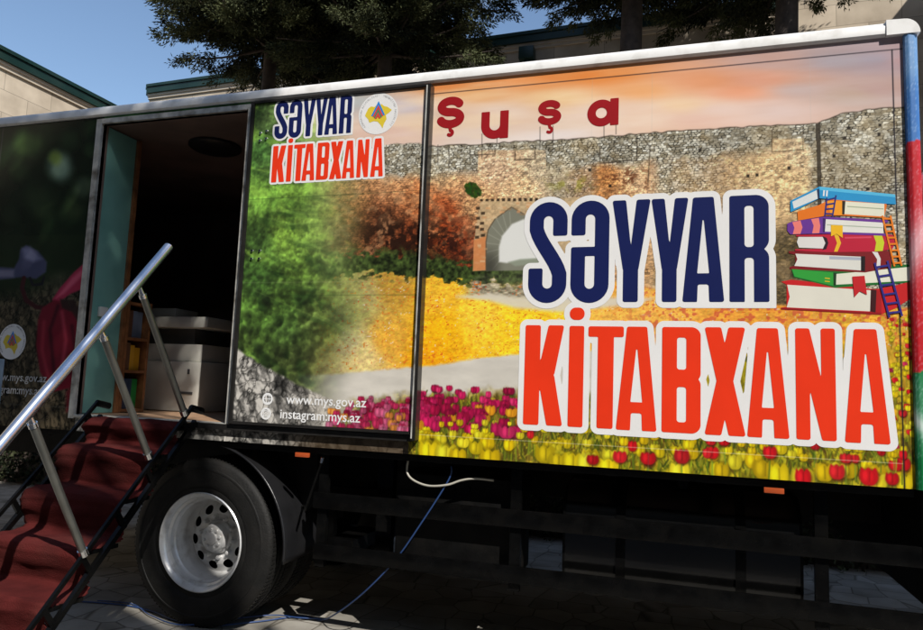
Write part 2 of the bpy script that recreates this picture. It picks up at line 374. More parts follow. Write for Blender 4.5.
def sdf_mesh(name, fn, x0, x1, z0, z1, cell, y, m, parent, yfn=None):
    nx = int((x1 - x0) / cell) + 2; nz = int((z1 - z0) / cell) + 2
    xs = x0 + np.arange(nx) * cell; zs = z0 + np.arange(nz) * cell; X, Z = np.meshgrid(xs, zs); D = fn(X, Z)
    D = np.where(np.abs(D) < 1e-7, 1e-7, D); I = D < 0
    vid = {}; V = []; F = []
    def gv(key, px, pz):
        if key not in vid: vid[key] = len(V); V.append((px, y if yfn is None else yfn(px, pz), pz))
        return vid[key]
    cnt = I[:-1, :-1].astype(int) + I[:-1, 1:] + I[1:, :-1] + I[1:, 1:]
    js, is_ = np.nonzero(cnt)
    for j, i in zip(js.tolist(), is_.tolist()):
        c = ((i, j), (i + 1, j), (i + 1, j + 1), (i, j + 1)); f = []
        for k in range(4):
            a, b = c[k], c[(k + 1) % 4]; da, db = D[a[1], a[0]], D[b[1], b[0]]
            if da < 0: f.append(gv(a, xs[a[0]], zs[a[1]]))
            if (da < 0) != (db < 0):
                t = da / (da - db); key = (min(a, b), max(a, b))
                f.append(gv(key, xs[a[0]] + t * (xs[b[0]] - xs[a[0]]), zs[a[1]] + t * (zs[b[1]] - zs[a[1]])))
        if len(f) > 2: F.append(f)
    me = bpy.data.meshes.new(name); me.from_pydata(V, [], F)
    return link(name, me, m, parent)

# ------------------------------------------------------------------ the printed picture, painted as colours of a fine grid
def noise2(x, z, seed=0):
    xi = np.floor(x).astype(np.int64); zi = np.floor(z).astype(np.int64); fx = x - xi; fz = z - zi
    fx = fx * fx * (3 - 2 * fx); fz = fz * fz * (3 - 2 * fz)
    def h(a, b):
        n = (a * 374761393 + b * 668265263 + seed * 974634777) & 0xffffffff
        n = ((n ^ (n >> 13)) * 1274126177) & 0xffffffff; return ((n ^ (n >> 16)) & 0xffff) / 65535.0
    return (h(xi, zi) * (1 - fx) + h(xi + 1, zi) * fx) * (1 - fz) + (h(xi, zi + 1) * (1 - fx) + h(xi + 1, zi + 1) * fx) * fz
def fbm(x, z, seed=0, o=4, g=.5):
    a = 1.; s = 0.; t = 0.
    for k in range(o): s = s + a * noise2(x * 2 ** k + 17.3 * k, z * 2 ** k - 9.1 * k, seed + k); t += a; a *= g
    return s / t
def worley(x, z, seed=0, jit=.85):
    xi = np.floor(x).astype(np.int64); zi = np.floor(z).astype(np.int64); f1 = np.full(x.shape, 9.); f2 = np.full(x.shape, 9.); idv = np.zeros(x.shape)
    for dx in (-1, 0, 1):
        for dz in (-1, 0, 1):
            a = xi + dx; b = zi + dz; n = (a * 73856093 ^ b * 19349663 ^ (seed * 83492791)) & 0xffffffff
            n = (n * 2654435761) & 0xffffffff; n ^= n >> 15
            jx = (n & 0xff) / 255.; jz = ((n >> 8) & 0xff) / 255.; v = ((n >> 16) & 0xff) / 255.
            px = a + .5 + (jx - .5) * jit + .5 * (b & 1); pz = b + .5 + (jz - .5) * jit * .6
            d = np.maximum(np.abs(px - x) * .9, np.abs(pz - z)) * .6 + .4 * np.hypot(px - x, pz - z)
            near = d < f1; f2 = np.where(near, f1, np.minimum(f2, d)); idv = np.where(near, v, idv); f1 = np.where(near, d, f1)
    return f1, f2, idv
def sst(a, b, x): t = np.clip((x - a) / (b - a), 0, 1); return t * t * (3 - 2 * t)
def mixc(A, B, t): t = np.asarray(t)[..., None]; return A * (1 - t) + np.asarray(B, float) * t
def to_px(x, z, y=0.):
    dx, dy, dz = x - CP.x, y - CP.y, z - CP.z
    a = dx * CR.x + dy * CR.y + dz * CR.z; b = dx * CU.x + dy * CU.y + dz * CU.z; c = dx * CF.x + dy * CF.y + dz * CF.z
    return 461.5 + 693.98 * a / c, 315 - 693.98 * b / c
def field(U, V, pts, p=4., ky=1.):
    n = np.zeros(U.shape + (3,)); s = np.zeros(U.shape)
    for u, v, c in pts:
        w_ = 1. / (((U - u) ** 2 + (ky * (V - v)) ** 2) + 60. * ky) ** (p / 2); n += w_[..., None] * np.array(c, float); s += w_
    return n / s[..., None]
def interp(U, pts): return np.interp(U, [p[0] for p in pts], [p[1] for p in pts])
class Canvas:
    def __init__(s, x0, x1, z0, z1, cell):
        s.nx = int(round((x1 - x0) / cell)) + 1; s.nz = int(round((z1 - z0) / cell)) + 1
        s.xs = np.linspace(x0, x1, s.nx); s.zs = np.linspace(z0, z1, s.nz); s.X, s.Z = np.meshgrid(s.xs, s.zs)
        s.U, s.V = to_px(s.X, s.Z); s.C = np.zeros(s.X.shape + (3,))
    def blob(s, cx, cz, rx, rz, c, a=1., soft=.35, shape=None):
        i0, i1 = np.searchsorted(s.xs, [cx - rx * 1.3, cx + rx * 1.3]); j0, j1 = np.searchsorted(s.zs, [cz - rz * 1.3, cz + rz * 1.3])
        if i1 <= i0 or j1 <= j0: return
        x = (s.X[j0:j1, i0:i1] - cx) / rx; z = (s.Z[j0:j1, i0:i1] - cz) / rz
        if shape == 'tulip':
            wd = np.where(z < 0, np.sqrt(np.clip(1 - z * z, 0, 1)), 1 - .22 * z * z); tp = .62 + .34 * np.abs(np.cos(4.6 * x + (cx * 37.) % 1.)); d = np.maximum(np.abs(x) / np.maximum(wd, .05), np.where(z > 0, z / tp, -z))
        else: d = np.hypot(x, z)
        t = a * (1 - sst(1 - soft, 1 + soft * .4, d))
        s.C[j0:j1, i0:i1] = mixc(s.C[j0:j1, i0:i1], c, t)
    def line(s, ax, az, bx, bz, wd, c, a=1.):
        x0, x1 = min(ax, bx) - wd, max(ax, bx) + wd; z0, z1 = min(az, bz) - wd, max(az, bz) + wd
        i0, i1 = np.searchsorted(s.xs, [x0, x1]); j0, j1 = np.searchsorted(s.zs, [z0, z1])
        if i1 <= i0 or j1 <= j0: return
        d = stroke(s.X[j0:j1, i0:i1], s.Z[j0:j1, i0:i1], [(ax, az), (bx, bz)], wd)
        s.C[j0:j1, i0:i1] = mixc(s.C[j0:j1, i0:i1], c, a * (1 - sst(-.002, .003, d)))
    def poly_px(s, P, c, a=1., soft=.7):
        P = np.asarray(P, float); m_ = (s.U > P[:, 0].min() - 6 - soft) & (s.U < P[:, 0].max() + 6 + soft) & (s.V > P[:, 1].min() - 6 - soft) & (s.V < P[:, 1].max() + 6 + soft)
        if not m_.any(): return
        d = poly_sd(s.U[m_], s.V[m_], P); t = a * (1 - sst(-soft, soft, d))
        s.C[m_] = mixc(s.C[m_], c, t)
    def stroke_px(s, P, wd, c, a=1., soft=.6):
        P = [tuple(p) for p in P]; A = np.asarray(P); m_ = (s.U > A[:, 0].min() - 9) & (s.U < A[:, 0].max() + 9) & (s.V > A[:, 1].min() - 9) & (s.V < A[:, 1].max() + 9)
        if not m_.any(): return
        d = stroke(s.U[m_], s.V[m_], P, wd); s.C[m_] = mixc(s.C[m_], c, a * (1 - sst(-soft, soft, d)))
    def mesh(s, name, m, parent, y, hole=None):
        nx, nz = s.nx, s.nz; n = nx * nz
        co_ = np.stack([s.X.ravel(), np.full(n, y), s.Z.ravel()], 1)
        idx = np.arange(n).reshape(nz, nx); q = np.stack([idx[:-1, :-1], idx[:-1, 1:], idx[1:, 1:], idx[1:, :-1]], -1).reshape(-1, 4)
        me = bpy.data.meshes.new(name); me.vertices.add(n); me.vertices.foreach_set('co', co_.ravel())
        k = len(q); me.loops.add(k * 4); me.loops.foreach_set('vertex_index', q.ravel()); me.polygons.add(k)
        me.polygons.foreach_set('loop_start', np.arange(k) * 4); me.update(calc_edges=True)
        at = me.attributes.new('print', 'FLOAT_COLOR', 'POINT'); c = np.ones((n, 4)); c[:, :3] = lin(np.clip(s.C.reshape(-1, 3), 0, 255)) * .93
        at.data.foreach_set('color', c.ravel())
        return link(name, me, m, parent)
def tulips(c, x0, x1, z0, z1, n, cols, r0, r1, seed, green=(95, 105, 25)):
    g = np.random.default_rng(seed); P = sorted([(g.uniform(z0, z1), g.uniform(x0, x1)) for _ in range(n)], reverse=True)
    for z, x in P:
        t = (z1 - z) / (z1 - z0 + 1e-9); r = (r0 + (r1 - r0) * t) * g.uniform(.8, 1.2); col = np.array(cols[g.integers(len(cols))], float) * g.uniform(.85, 1.1)
        c.line(x, z - r, x + g.uniform(-.3, .3) * r, z - r * 4.5, r * .22, np.array(green) * g.uniform(.7, 1.5), .8)
        ax_ = g.uniform(.8, 1.25); tl = g.uniform(-.3, .3)
        c.blob(x + r * .1, z - r * .15, r * ax_ * 1.12, r * 1.2, col * .38, .75, .4)
        c.blob(x, z, r * ax_, r * g.uniform(.85, 1.15), col * .86, 1, .22, 'tulip')
        c.blob(x - r * (.35 + tl * .4), z + r * .08, r * .36, r * .78, np.minimum(255, col * 1.2 + 8), .7, .7)
        c.blob(x + r * (.30 - tl * .4), z - r * .05, r * .30, r * .75, col * 1.04, .6, .7)
        c.line(x + r * .08, z - r * .6, x + r * (.08 + tl * .3), z + r * .55, r * .10, col * .6, .5)
def stonework(X, Z, U, V, c1, c2, mortar, sx=.0225, sz=.0125, seed=3, amt=1.):
    wx = X + .012 * (noise2(X * 18, Z * 18, 5) - .5); wz = Z + .010 * (noise2(X * 14, Z * 14, 6) - .5)
    f1, f2, idv = worley(wx / sx, wz / sz, seed); e = f2 - f1
    base = np.array(c1) * (1 - idv[..., None]) + np.array(c2) * idv[..., None]
    base = base * (.78 + .44 * fbm(X * 60, Z * 60, 8, 3))[..., None]
    big = fbm(X * 3, Z * 3, 31, 3); return mixc(base, mortar, (1 - sst(.02, .24, e)) * (.30 + .70 * sst(.38, .56, noise2(X * 42, Z * 70, 77) * .6 + .4 * big)) * amt)
def paint_scene(c, door=False):
    X, Z, U, V = c.X, c.Z, c.U, c.V
    top = interp(U, [(360, 152), (385, 147), (430, 146), (477, 144), (520, 141), (577, 139), (643, 133), (720, 128), (760, 126), (817, 123), (822, 120), (840, 114), (870, 109), (906, 106), (925, 105)])
    top = top + 1.6 * (noise2(X * 30, Z * 0, 2) - .5)
    skyc = field(U, V, [(440, 85, (236, 150, 88)), (440, 105, (240, 205, 175)), (440, 130, (240, 215, 195)), (520, 80, (238, 140, 70)), (600, 78, (240, 150, 80)), (560, 98, (250, 214, 165)), (500, 112, (242, 218, 200)), (600, 112, (246, 222, 205)), (560, 135, (238, 220, 210)), (640, 108, (246, 214, 190)), (470, 135, (236, 218, 206)), (720, 110, (240, 208, 192)), (800, 90, (206, 180, 172)), (640, 92, (244, 172, 110)), (700, 82, (238, 165, 120)), (680, 105, (250, 215, 175)), (740, 92, (242, 165, 125)), (770, 60, (205, 170, 160)), (840, 60, (178, 165, 170)), (880, 60, (168, 160, 172)), (900, 60, (200, 160, 160)), (560, 125, (243, 220, 200)), (700, 120, (240, 200, 180)), (780, 110, (228, 195, 180)), (850, 95, (205, 180, 165)), (880, 90, (200, 170, 165)), (640, 120, (246, 215, 190)), (470, 95, (240, 180, 120)), (760, 80, (235, 175, 150)), (400, 110, (205, 190, 195)), (360, 105, (190, 190, 185)), (395, 135, (235, 205, 190))], 3.2, 4.)
    st = fbm(X * 1.6 + .6 * fbm(X * 2, Z * 5, 44), Z * 11, 21, 5); skyc = np.clip(skyc + (st - .5)[..., None] * np.array([22, 44, 60]), 0, 255)
    skyc = mixc(skyc, (252, 226, 190), .5 * sst(.56, .74, fbm(X * 1.1, Z * 7, 23, 4)) * sst(650, 560, U))
    # wall
    wall = stonework(X, Z, U, V, (252, 246, 226), (150, 138, 112), (18, 15, 10))
    wall = np.clip(wall * np.array([.96, .97, .98]) * (.70 + .46 * fbm(X * 5, Z * 5, 39, 4))[..., None], 0, 255); wall = mixc(wall, (196, 160, 100), .22 * sst(.45, .65, fbm(X * 8, Z * 8, 38, 3)))
    wsm = stonework(X, Z, U, V, (205, 170, 125), (165, 120, 75), (70, 44, 24), .024, .012, 9)
    brown = field(U, V, [(440, 170, (205, 165, 120)), (440, 215, (150, 74, 38)), (460, 245, (116, 48, 24)), (480, 205, (196, 150, 104)), (500, 170, (214, 176, 140)), (520, 190, (206, 170, 128)), (545, 170, (190, 170, 140)), (600, 175, (176, 120, 70)), (640, 170, (206, 168, 128)), (700, 180, (196, 152, 104)), (780, 175, (212, 176, 128)), (800, 150, (208, 178, 138)), (860, 220, (190, 150, 95)), (410, 240, (112, 54, 28)), (400, 180, (188, 136, 92)), (390, 230, (96, 56, 34)), (420, 200, (176, 110, 66)), (435, 265, (70, 48, 26)), (800, 270, (80, 66, 40)), (730, 300, (120, 95, 60))])
    tex = (.25 + 1.5 * fbm(X * 48, Z * 85, 12, 5, .7)) * (.55 + .6 * wsm.mean(-1) / 140.); earth = np.clip(brown * tex[..., None], 0, 255)
    earth = mixc(earth, (226, 186, 138), .30 * sst(.52, .66, fbm(X * 12, Z * 16, 14, 4)))
    dk = sst(.42, .58, fbm(X * 26, Z * 26, 15, 5, .65)) * np.exp(-(((U - 405) / 60) ** 2 + ((V - 245) / 30) ** 2)); earth = mixc(earth, (34, 18, 10), .9 * np.clip(dk * 1.25, 0, 1))
    rdm = sst(.50, .60, fbm(X * 34, Z * 34, 115, 4)) * np.exp(-(((U - 448) / 28) ** 2 + ((V - 232) / 26) ** 2)); earth = mixc(earth, (176, 66, 28), .5 * rdm); dk2 = sst(.52, .62, fbm(X * 40, Z * 48, 116, 4)) * np.exp(-(((U - 446) / 30) ** 2 + ((V - 245) / 26) ** 2)); earth = mixc(earth, (40, 18, 12), .85 * dk2)
    dk3 = sst(.54, .64, fbm(X * 40, Z * 50, 117, 4)) * np.exp(-(((U - 625) / 30) ** 2 + ((V - 178) / 16) ** 2)); earth = mixc(earth, (96, 48, 24), .8 * dk3)
    em = np.clip(sst(-6, 10, V - top - 26 + 26 * (fbm(X * 4, Z * 4, 16) - .5)) * interp(U, [(360, 1), (540, 1), (556, .4), (590, .5), (600, 1), (650, 1), (660, .25), (700, .35), (760, .9), (806, .9), (815, .12), (925, .1)]), 0, 1)
    em = np.maximum(em, sst(-8, 4, V - top - 8) * (np.abs(U - 512) < 34) * (np.abs(V - 172) < 22) * .85)
    em = np.maximum(em, (np.abs(U - 788) < 16) * sst(4, 8, V - top - 8) * .8)
    em = em * sst(.18, .42, em + .5 * (fbm(X * 14, Z * 14, 17) - .3))
    pic = mixc(wall, earth, np.clip(em, 0, 1))
    pic = mixc(pic, (150, 150, 40), .6 * sst(.5, .64, fbm(X * 30, Z * 30, 18)) * np.exp(-(((U - 572) / 22) ** 2 + ((V - 184) / 7) ** 2)))
    pic = mixc(pic, (52, 44, 34), .8 * ((np.abs(U - (818 + (V - 125) * .02)) < 2.2) | ((np.abs(V - top) < 1.0) & (U > 430)))) 
    pic = mixc(skyc, pic, sst(-1., 1., V - top))
    # ground and field
    gtop = interp(U, [(300, 268), (380, 262), (430, 268), (473, 272), (520, 270), (560, 272), (640, 286), (700, 298), (790, 306), (925, 308)])
    fl = fbm(X * 34, Z * 60, 25, 4); fl2 = fbm(X * 90, Z * 120, 26, 3)
    fieldc = field(U, V, [(430, 295, (222, 176, 50)), (440, 330, (232, 176, 22)), (480, 315, (240, 196, 60)), (430, 355, (226, 160, 20)), (515, 330, (238, 196, 40)), (400, 290, (170, 134, 56)), (390, 340, (206, 158, 60)), (365, 300, (158, 150, 100)), (352, 345, (206, 196, 156)), (365, 355, (214, 196, 140)), (340, 320, (150, 158, 110)), (330, 330, (126, 126, 66)), (640, 308, (222, 170, 80)), (760, 312, (214, 150, 60)), (900, 320, (206, 160, 60)), (905, 400, (190, 160, 24)), (320, 290, (130, 140, 70))])
    fieldc = np.clip(fieldc * np.array([1.03, 1.0, .92]) * (.74 + .40 * fl + .30 * fbm(X * 80, Z * 150, 126, 4, .7))[..., None] + (fl2 - .5)[..., None] * np.array([20, 50, 10]), 0, 255)
    gr = sst(-2, 2, V - gtop); pic = mixc(pic, fieldc, gr)
    grn = np.clip(fbm(X * 50, Z * 50, 27, 4)[..., None] * np.array([95, 120, 55]) * 1.3, 0, 255)
    gm = sst(.42, .55, fbm(X * 22, Z * 40, 28, 4) + .34 * np.exp(-(((V - gtop - 1) / 9.) ** 2)) - .2 * sst(6, 22, np.abs(V - gtop))) * (U < 560) * sst(24, 8, np.abs(V - gtop - 2))
    pic = mixc(pic, grn * .8, gm)
    # road by the arch and pale path lower down
    rt = interp(U, [(455, 290), (480, 274), (520, 268), (560, 270), (600, 272)]); rd = sst(-2, 2, V - rt) * sst(460, 475, U) * (U < 600)
    rocky = np.clip((fbm(X * 40, Z * 90, 29, 4)[..., None] * np.array([235, 222, 200])), 0, 255) + 20
    pic = mixc(pic, rocky, .9 * rd * sst(8, 0, V - interp(U, [(455, 292), (480, 292), (520, 296), (600, 300)])) * (1 - .8 * gm))
    pl = sst(-3, 3, V - interp(U, [(455, 296), (490, 293), (520, 297), (560, 296), (640, 298)])) * sst(3, -3, V - interp(U, [(455, 297), (490, 301), (515, 308), (560, 312), (640, 304), (655, 298)])) * (U < 660) * (U > 455)
    pic = mixc(pic, (222, 214, 196), .92 * pl)
    # specks
    for sd_, col, th in ((51, (214, 60, 30), .86), (52, (240, 232, 214), .88), (53, (226, 116, 30), .80)):
        sp = noise2(X * 95, Z * 130, sd_); m_ = sst(th, th + .06, sp) * gr * (1 - pl) * (1 - gm) * sst(.35, .6, fbm(X * 12, Z * 12, sd_ + 9)); pic = mixc(pic, col, .85 * m_)
    rr = sst(.60, .72, noise2(X * 60, Z * 80, 61)) * gr * sst(610, 660, U) * sst(345, 330, V); pic = mixc(pic, (200, 70, 60), .6 * rr)
    p0 = interp(U, [(290, 376), (340, 374), (430, 366), (480, 358), (521, 354), (560, 350), (640, 352)]); p1 = interp(U, [(290, 430), (340, 402), (420, 392), (521, 388), (640, 392)])
    pth = sst(-2, 2, V - p0 + 2 * (fl - .5)) * (U < 700); pc = np.array([214, 208, 196.]) * (.92 + .14 * fbm(X * 8, Z * 22, 33, 4))[..., None]
    pic = mixc(pic, np.clip(pc, 0, 255), pth)
    low = sst(-5, 9, V - p1 - 2 + 14 * (fbm(X * 20, Z * 20, 34) - .5)); low = np.maximum(low, sst(640, 720, U) * sst(338, 362, V))
    lc = field(U, V, [(430, 410, (120, 96, 40)), (500, 420, (120, 100, 36)), (430, 445, (96, 84, 24)), (600, 455, (150, 134, 24)), (700, 465, (150, 138, 24)), (800, 475, (146, 140, 26)), (900, 470, (130, 124, 26)), (905, 350, (190, 150, 40)), (905, 410, (170, 130, 30))])
    lt = fbm(X * 45, Z * 26, 35, 4); lc = np.clip(lc * (.45 + 1.1 * lt)[..., None], 0, 255)
    lc = mixc(lc, (60, 74, 16), .6 * sst(.52, .66, fbm(X * 30, Z * 16, 36, 4))); lc = mixc(lc, (226, 200, 40), .55 * sst(.56, .68, fbm(X * 38, Z * 40, 37, 3)))
    pic = mixc(pic, lc, low)
    # grass edge in front of the wall base
    # arch gate
    if not door:
        X0_ = X < -1.46; rk0 = paint_rocks(c, 30, 170); pic[X0_] = mixc(rk0, np.array([70., 56, 40]), sst(-2.35, -2.0, X) * .8)[X0_]
    c.C = pic
    fr = [(472, 277), (472, 262), (477, 205), (480, 199), (562, 196), (560, 275)]
    c.poly_px([(473, 271), (474, 240), (480, 203), (484, 200), (600, 197), (600, 266)], (206, 178, 136), .85)
    m_ = (U > 470) & (U < 600) & (V > 195) & (V < 275); c.C[m_] = c.C[m_] * (.8 + .36 * fbm(X[m_] * 60, Z[m_] * 60, 41, 3))[..., None]
    c.poly_px([(473, 271), (474, 240), (486, 236), (486, 270)], (214, 130, 74), .8)
    c.poly_px([(486, 271), (486, 242), (488, 230), (495, 219), (511.5, 207), (524, 214), (536, 226), (545, 270)], (128, 128, 112))
    for k in range(9):
        a = R_(95 + k * 16); c.stroke_px([(512 + 10 * math.cos(a), 246 - 12 * math.sin(a)), (512 + 26 * math.cos(a), 246 - 34 * math.sin(a))], .8, (176, 176, 160), .5)
    m_ = poly_sd(U, V, [(486, 271), (486, 242), (488, 230), (495, 219), (511.5, 207), (524, 214), (536, 226), (545, 270)]) < 0
    c.C[m_] = mixc(c.C[m_], (50, 48, 42), .7 * sst(240, 266, V[m_]) * sst(506, 490, U[m_]))
    c.poly_px([(499, 262), (499, 247), (502, 236), (512, 224), (524, 219), (545, 232), (545, 258), (520, 260), (507, 263)], (226, 226, 220), 1, 1.4)
    c.stroke_px([(486, 270), (486, 242), (488, 230), (495, 219), (511.5, 207), (524, 214)], 1.1, (84, 72, 56), .8)
    g = np.random.default_rng(4)
    for k in range(150):
        u = g.uniform(474, 534); v = g.uniform(203, 268)
        if u > 486 - (v < 215) * 8 and v > 208 + abs(u - 511) * .7: continue
        col = [(224, 198, 158), (196, 160, 116), (150, 118, 82), (214, 150, 100)][g.integers(4)]; w2 = g.uniform(1.2, 2.6); c.poly_px([(u - w2, v - .9), (u + w2, v - .9), (u + w2, v + 1.1), (u - w2, v + 1.1)], col, .55, .5)
    c.poly_px([(508, 262), (520, 259), (540, 258), (540, 264), (515, 266)], (150, 160, 140), .7, 1.2)
    for k in range(15): c.poly_px([(480 + k * 5.5, 199 - k * .12), (483 + k * 5.5, 199 - k * .12), (483 + k * 5.5, 201.2), (480 + k * 5.5, 201.2)], (50, 38, 26), .9, .5)
    for (a, b) in ((476, 207), (481, 212), (476, 217), (480, 222), (475, 226), (480, 228), (481, 234), (475, 236)): c.poly_px([(a, b), (a + 4, b - .3), (a + 4, b + 2.6), (a, b + 2.8)], (52, 40, 28), .85, .6)
    g = np.random.default_rng(3)
    for k in range(170):
        a = g.uniform(0, 6.28); r = g.uniform(0, 1) ** .5; u = 473 + 8 * r * math.cos(a); v = 190 + 7 * r * math.sin(a) + .3 * (u - 473)
        c.poly_px([(u - 1.4, v), (u, v - 1.6), (u + 1.5, v + .2), (u, v + 1.5)], (28 + g.integers(30), 46 + g.integers(46), 20), .9, .7)
    # frames and holes in the wall
    for P in ([(470, 150), (470, 155), (495, 154), (495, 149)], [(515, 152), (515, 160), (535, 159), (535, 151)], [(600, 143), (600, 163), (637, 160), (637, 140)]):
        c.stroke_px(P, 1.1, (44, 36, 28), .65)
    c.stroke_px([(772, 130), (772, 152), (803, 150), (803, 128)], .8, (70, 54, 36), .7)
    for u, v in ((748, 176), (757, 175), (789, 168), (849, 128), (880, 125), (845, 138), (879, 134), (868, 189), (834, 156), (590, 170), (610, 186), (700, 150)): c.poly_px([(u - 1.5, v - 1.5), (u + 1.5, v - 1.5), (u + 1.5, v + 1.5), (u - 1.5, v + 1.5)], (30, 24, 18), .9, .7)
    for u0, v0, v1 in ((438, 145, 165), (449, 145, 168), (482, 134, 158), (497, 133, 143), (540, 127, 148), (553, 126, 150), (604, 124, 138), (616, 122, 134), (462, 145, 155), (588, 140, 152)): c.stroke_px([(u0, v0), (u0, v1)], .7, (50, 44, 40), .7)
    c.stroke_px([(641, 135), (650, 147), (648, 182)], 1.2, (50, 40, 30), .6)
    # tulips
    mag = [(186, 20, 76), (206, 30, 92), (160, 16, 60), (212, 44, 100)]; yel = [(232, 204, 20), (240, 220, 40), (222, 186, 14)]; red_ = [(206, 22, 30), (216, 34, 40)]
    if not door:
        gq = np.random.default_rng(79)
        for q in range(1500):
            x = gq.uniform(-1.46, 1.03); z = gq.uniform(1.15, 1.46 if x < -.75 else 1.33); L = gq.uniform(.02, .08); dx = gq.normal() * .02; c.line(x, z, x + dx, z + L, gq.uniform(.003, .009), [(60, 84, 18), (140, 146, 36), (84, 58, 20), (176, 168, 44), (44, 56, 16), (110, 96, 26)][gq.integers(6)], .6)
        tulips(c, -1.43, -.76, 1.41, 1.53, 55, mag, .018, .025, 71); tulips(c, -1.43, -.74, 1.30, 1.43, 48, mag + [(226, 150, 30)], .026, .036, 72)
        tulips(c, -1.42, 1.02, 1.235, 1.35, 70, yel, .016, .027, 76, (110, 120, 20)); tulips(c, -1.42, 1.02, 1.15, 1.25, 46, yel, .030, .060, 73, (110, 120, 20)); tulips(c, -.80, 1.02, 1.17, 1.33, 22, red_, .020, .036, 74, (90, 110, 30))
        tulips(c, .94, 1.03, 1.30, 1.95, 95, red_ + [(190, 40, 80)] + yel * 2, .008, .018, 75, (130, 130, 30))
    # seam of the vinyl sheets
    ln = (30, 26, 34)
    if not door:
        c.line(-1.41, 3.262, 1.03, 3.262, .004, ln, .9); c.line(.985, 1.15, .985, 3.262, .005, ln, .95)
        for xx in (-.47, -.15, .62): c.line(xx, 1.15, xx, 3.26, .003, (190, 185, 180), .18)
        c.line(-1.4, 1.262, .98, 1.262, .003, (236, 226, 200), .5)
    return c
def paint_hills(c):
    c.C = c.C
    X, Z, U, V = c.X, c.Z, c.U, c.V
    b = field(U, V, [(262, 115, (92, 148, 72)), (300, 100, (120, 160, 95)), (330, 110, (168, 186, 140)), (262, 150, (52, 110, 44)), (270, 200, (84, 150, 40)), (300, 200, (96, 160, 40)), (262, 240, (50, 100, 34)), (290, 235, (110, 172, 44)), (320, 220, (120, 180, 56)), (310, 270, (84, 140, 36)), (262, 280, (40, 86, 26)), (290, 300, (60, 108, 30)), (262, 320, (64, 120, 34)), (290, 330, (48, 88, 30)), (320, 320, (80, 112, 44)), (330, 360, (74, 86, 36)), (300, 360, (60, 84, 34)), (350, 200, (120, 160, 76)), (245, 350, (80, 130, 40)), (340, 270, (112, 140, 66)), (350, 240, (86, 100, 62))], 3.4)
    sl_ = fbm(X * 5 + Z * 3, Z * 9 - X * 3, 81, 5); t = fbm(X * 24, Z * 24, 82, 4)
    b = b * .72 + b.mean(-1, keepdims=True) * .28 * np.array([1.08, 1.08, .8]); b = b * np.array([1.12, 1.0, 1.0]); b = np.clip(b * (.42 + .50 * sst(.3, .65, sl_) + .62 * t)[..., None], 0, 255)
    f3 = fbm(X * 70, Z * 60, 89, 3); b = np.clip(b * (.62 + .78 * f3)[..., None], 0, 255)
    b = mixc(b, (22, 44, 16), .7 * sst(.55, .70, fbm(X * 11 + Z * 4, Z * 11, 83, 4)) * sst(170, 260, V)); b = mixc(b, (150, 190, 70), .55 * sst(.60, .72, fbm(X * 6, Z * 15 + X * 5, 84, 4)) * sst(330, 280, V))
    sv = c.C; c.C = b; g = np.random.default_rng(188)
    for q in range(2300):
        x = g.uniform(-2.62, -1.7); z = 3.3 - 2.0 * g.random() ** .8
        r = (.010 + .016 * (3.3 - z) / 2) * g.uniform(.6, 1.5); j = min(c.nz - 1, max(0, int(np.searchsorted(c.zs, z)))); i = min(c.nx - 1, max(0, int(np.searchsorted(c.xs, x)))); k_ = b[j, i].copy(); a_ = .26 if z < 2.3 else .16
        c.blob(x + r * .4, z - r * .5, r, r, k_ * .42, a_ * 1.2, .5); c.blob(x - r * .2, z + r * .25, r * .8, r * .65, np.clip(k_ * 1.38 + 6, 0, 255), a_, .6)
    for q in range(26):
        x = g.uniform(-2.6, -2.0); z = g.uniform(1.9, 3.1); L = g.uniform(.15, .5); sl2 = g.uniform(-.5, .1)
        c.line(x, z, x + L, z + L * sl2, g.uniform(.006, .016), (140, 176, 92), .12); c.line(x, z - .02, x + L, z + L * sl2 - .02, g.uniform(.015, .035), (30, 58, 24), .22)
    b = c.C; c.C = sv; hz = sst(290, 350, U) * sst(330, 230, V); b = mixc(b, (150, 166, 112), .45 * hz); gl_ = b.mean(-1, keepdims=True); return np.clip((b * .82 + gl_ * .18 * np.array([1.0, 1.04, .72])) * np.array([1.02, 1.10, .98]) + 8, 0, 255)
def paint_rocks(c, lo=80, hi=186):
    X, Z = c.X, c.Z; a = worley(X / .085 + 2.4 * fbm(X * 7, Z * 7, 91), Z / .11 + 2.4 * fbm(X * 7, Z * 7, 92), 93)
    n1 = fbm(X * 26 + Z * 14, Z * 13 - X * 8, 94, 6, .62); e = sst(-.02, .20, a[1] - a[0]); rd = 1 - np.abs(2 * fbm(X * 14 - Z * 8, Z * 10 + X * 6, 96, 5) - 1) * 2.6
    v = lo * .3 + (hi - lo * .3) * (.45 + .55 * e) * (.25 + .75 * sst(.22, .60, n1 * .8 + .2 * a[2])) * (1 - .7 * sst(.80, 1., rd)) * 1.15
    crack = sst(.50, .62, fbm(X * 30 + Z * 12, Z * 14, 95, 5)); v = np.clip(v * (1 - .35 * crack), 0, 255)
    return np.stack([v * 1.0, v * .975, v * .93], -1)
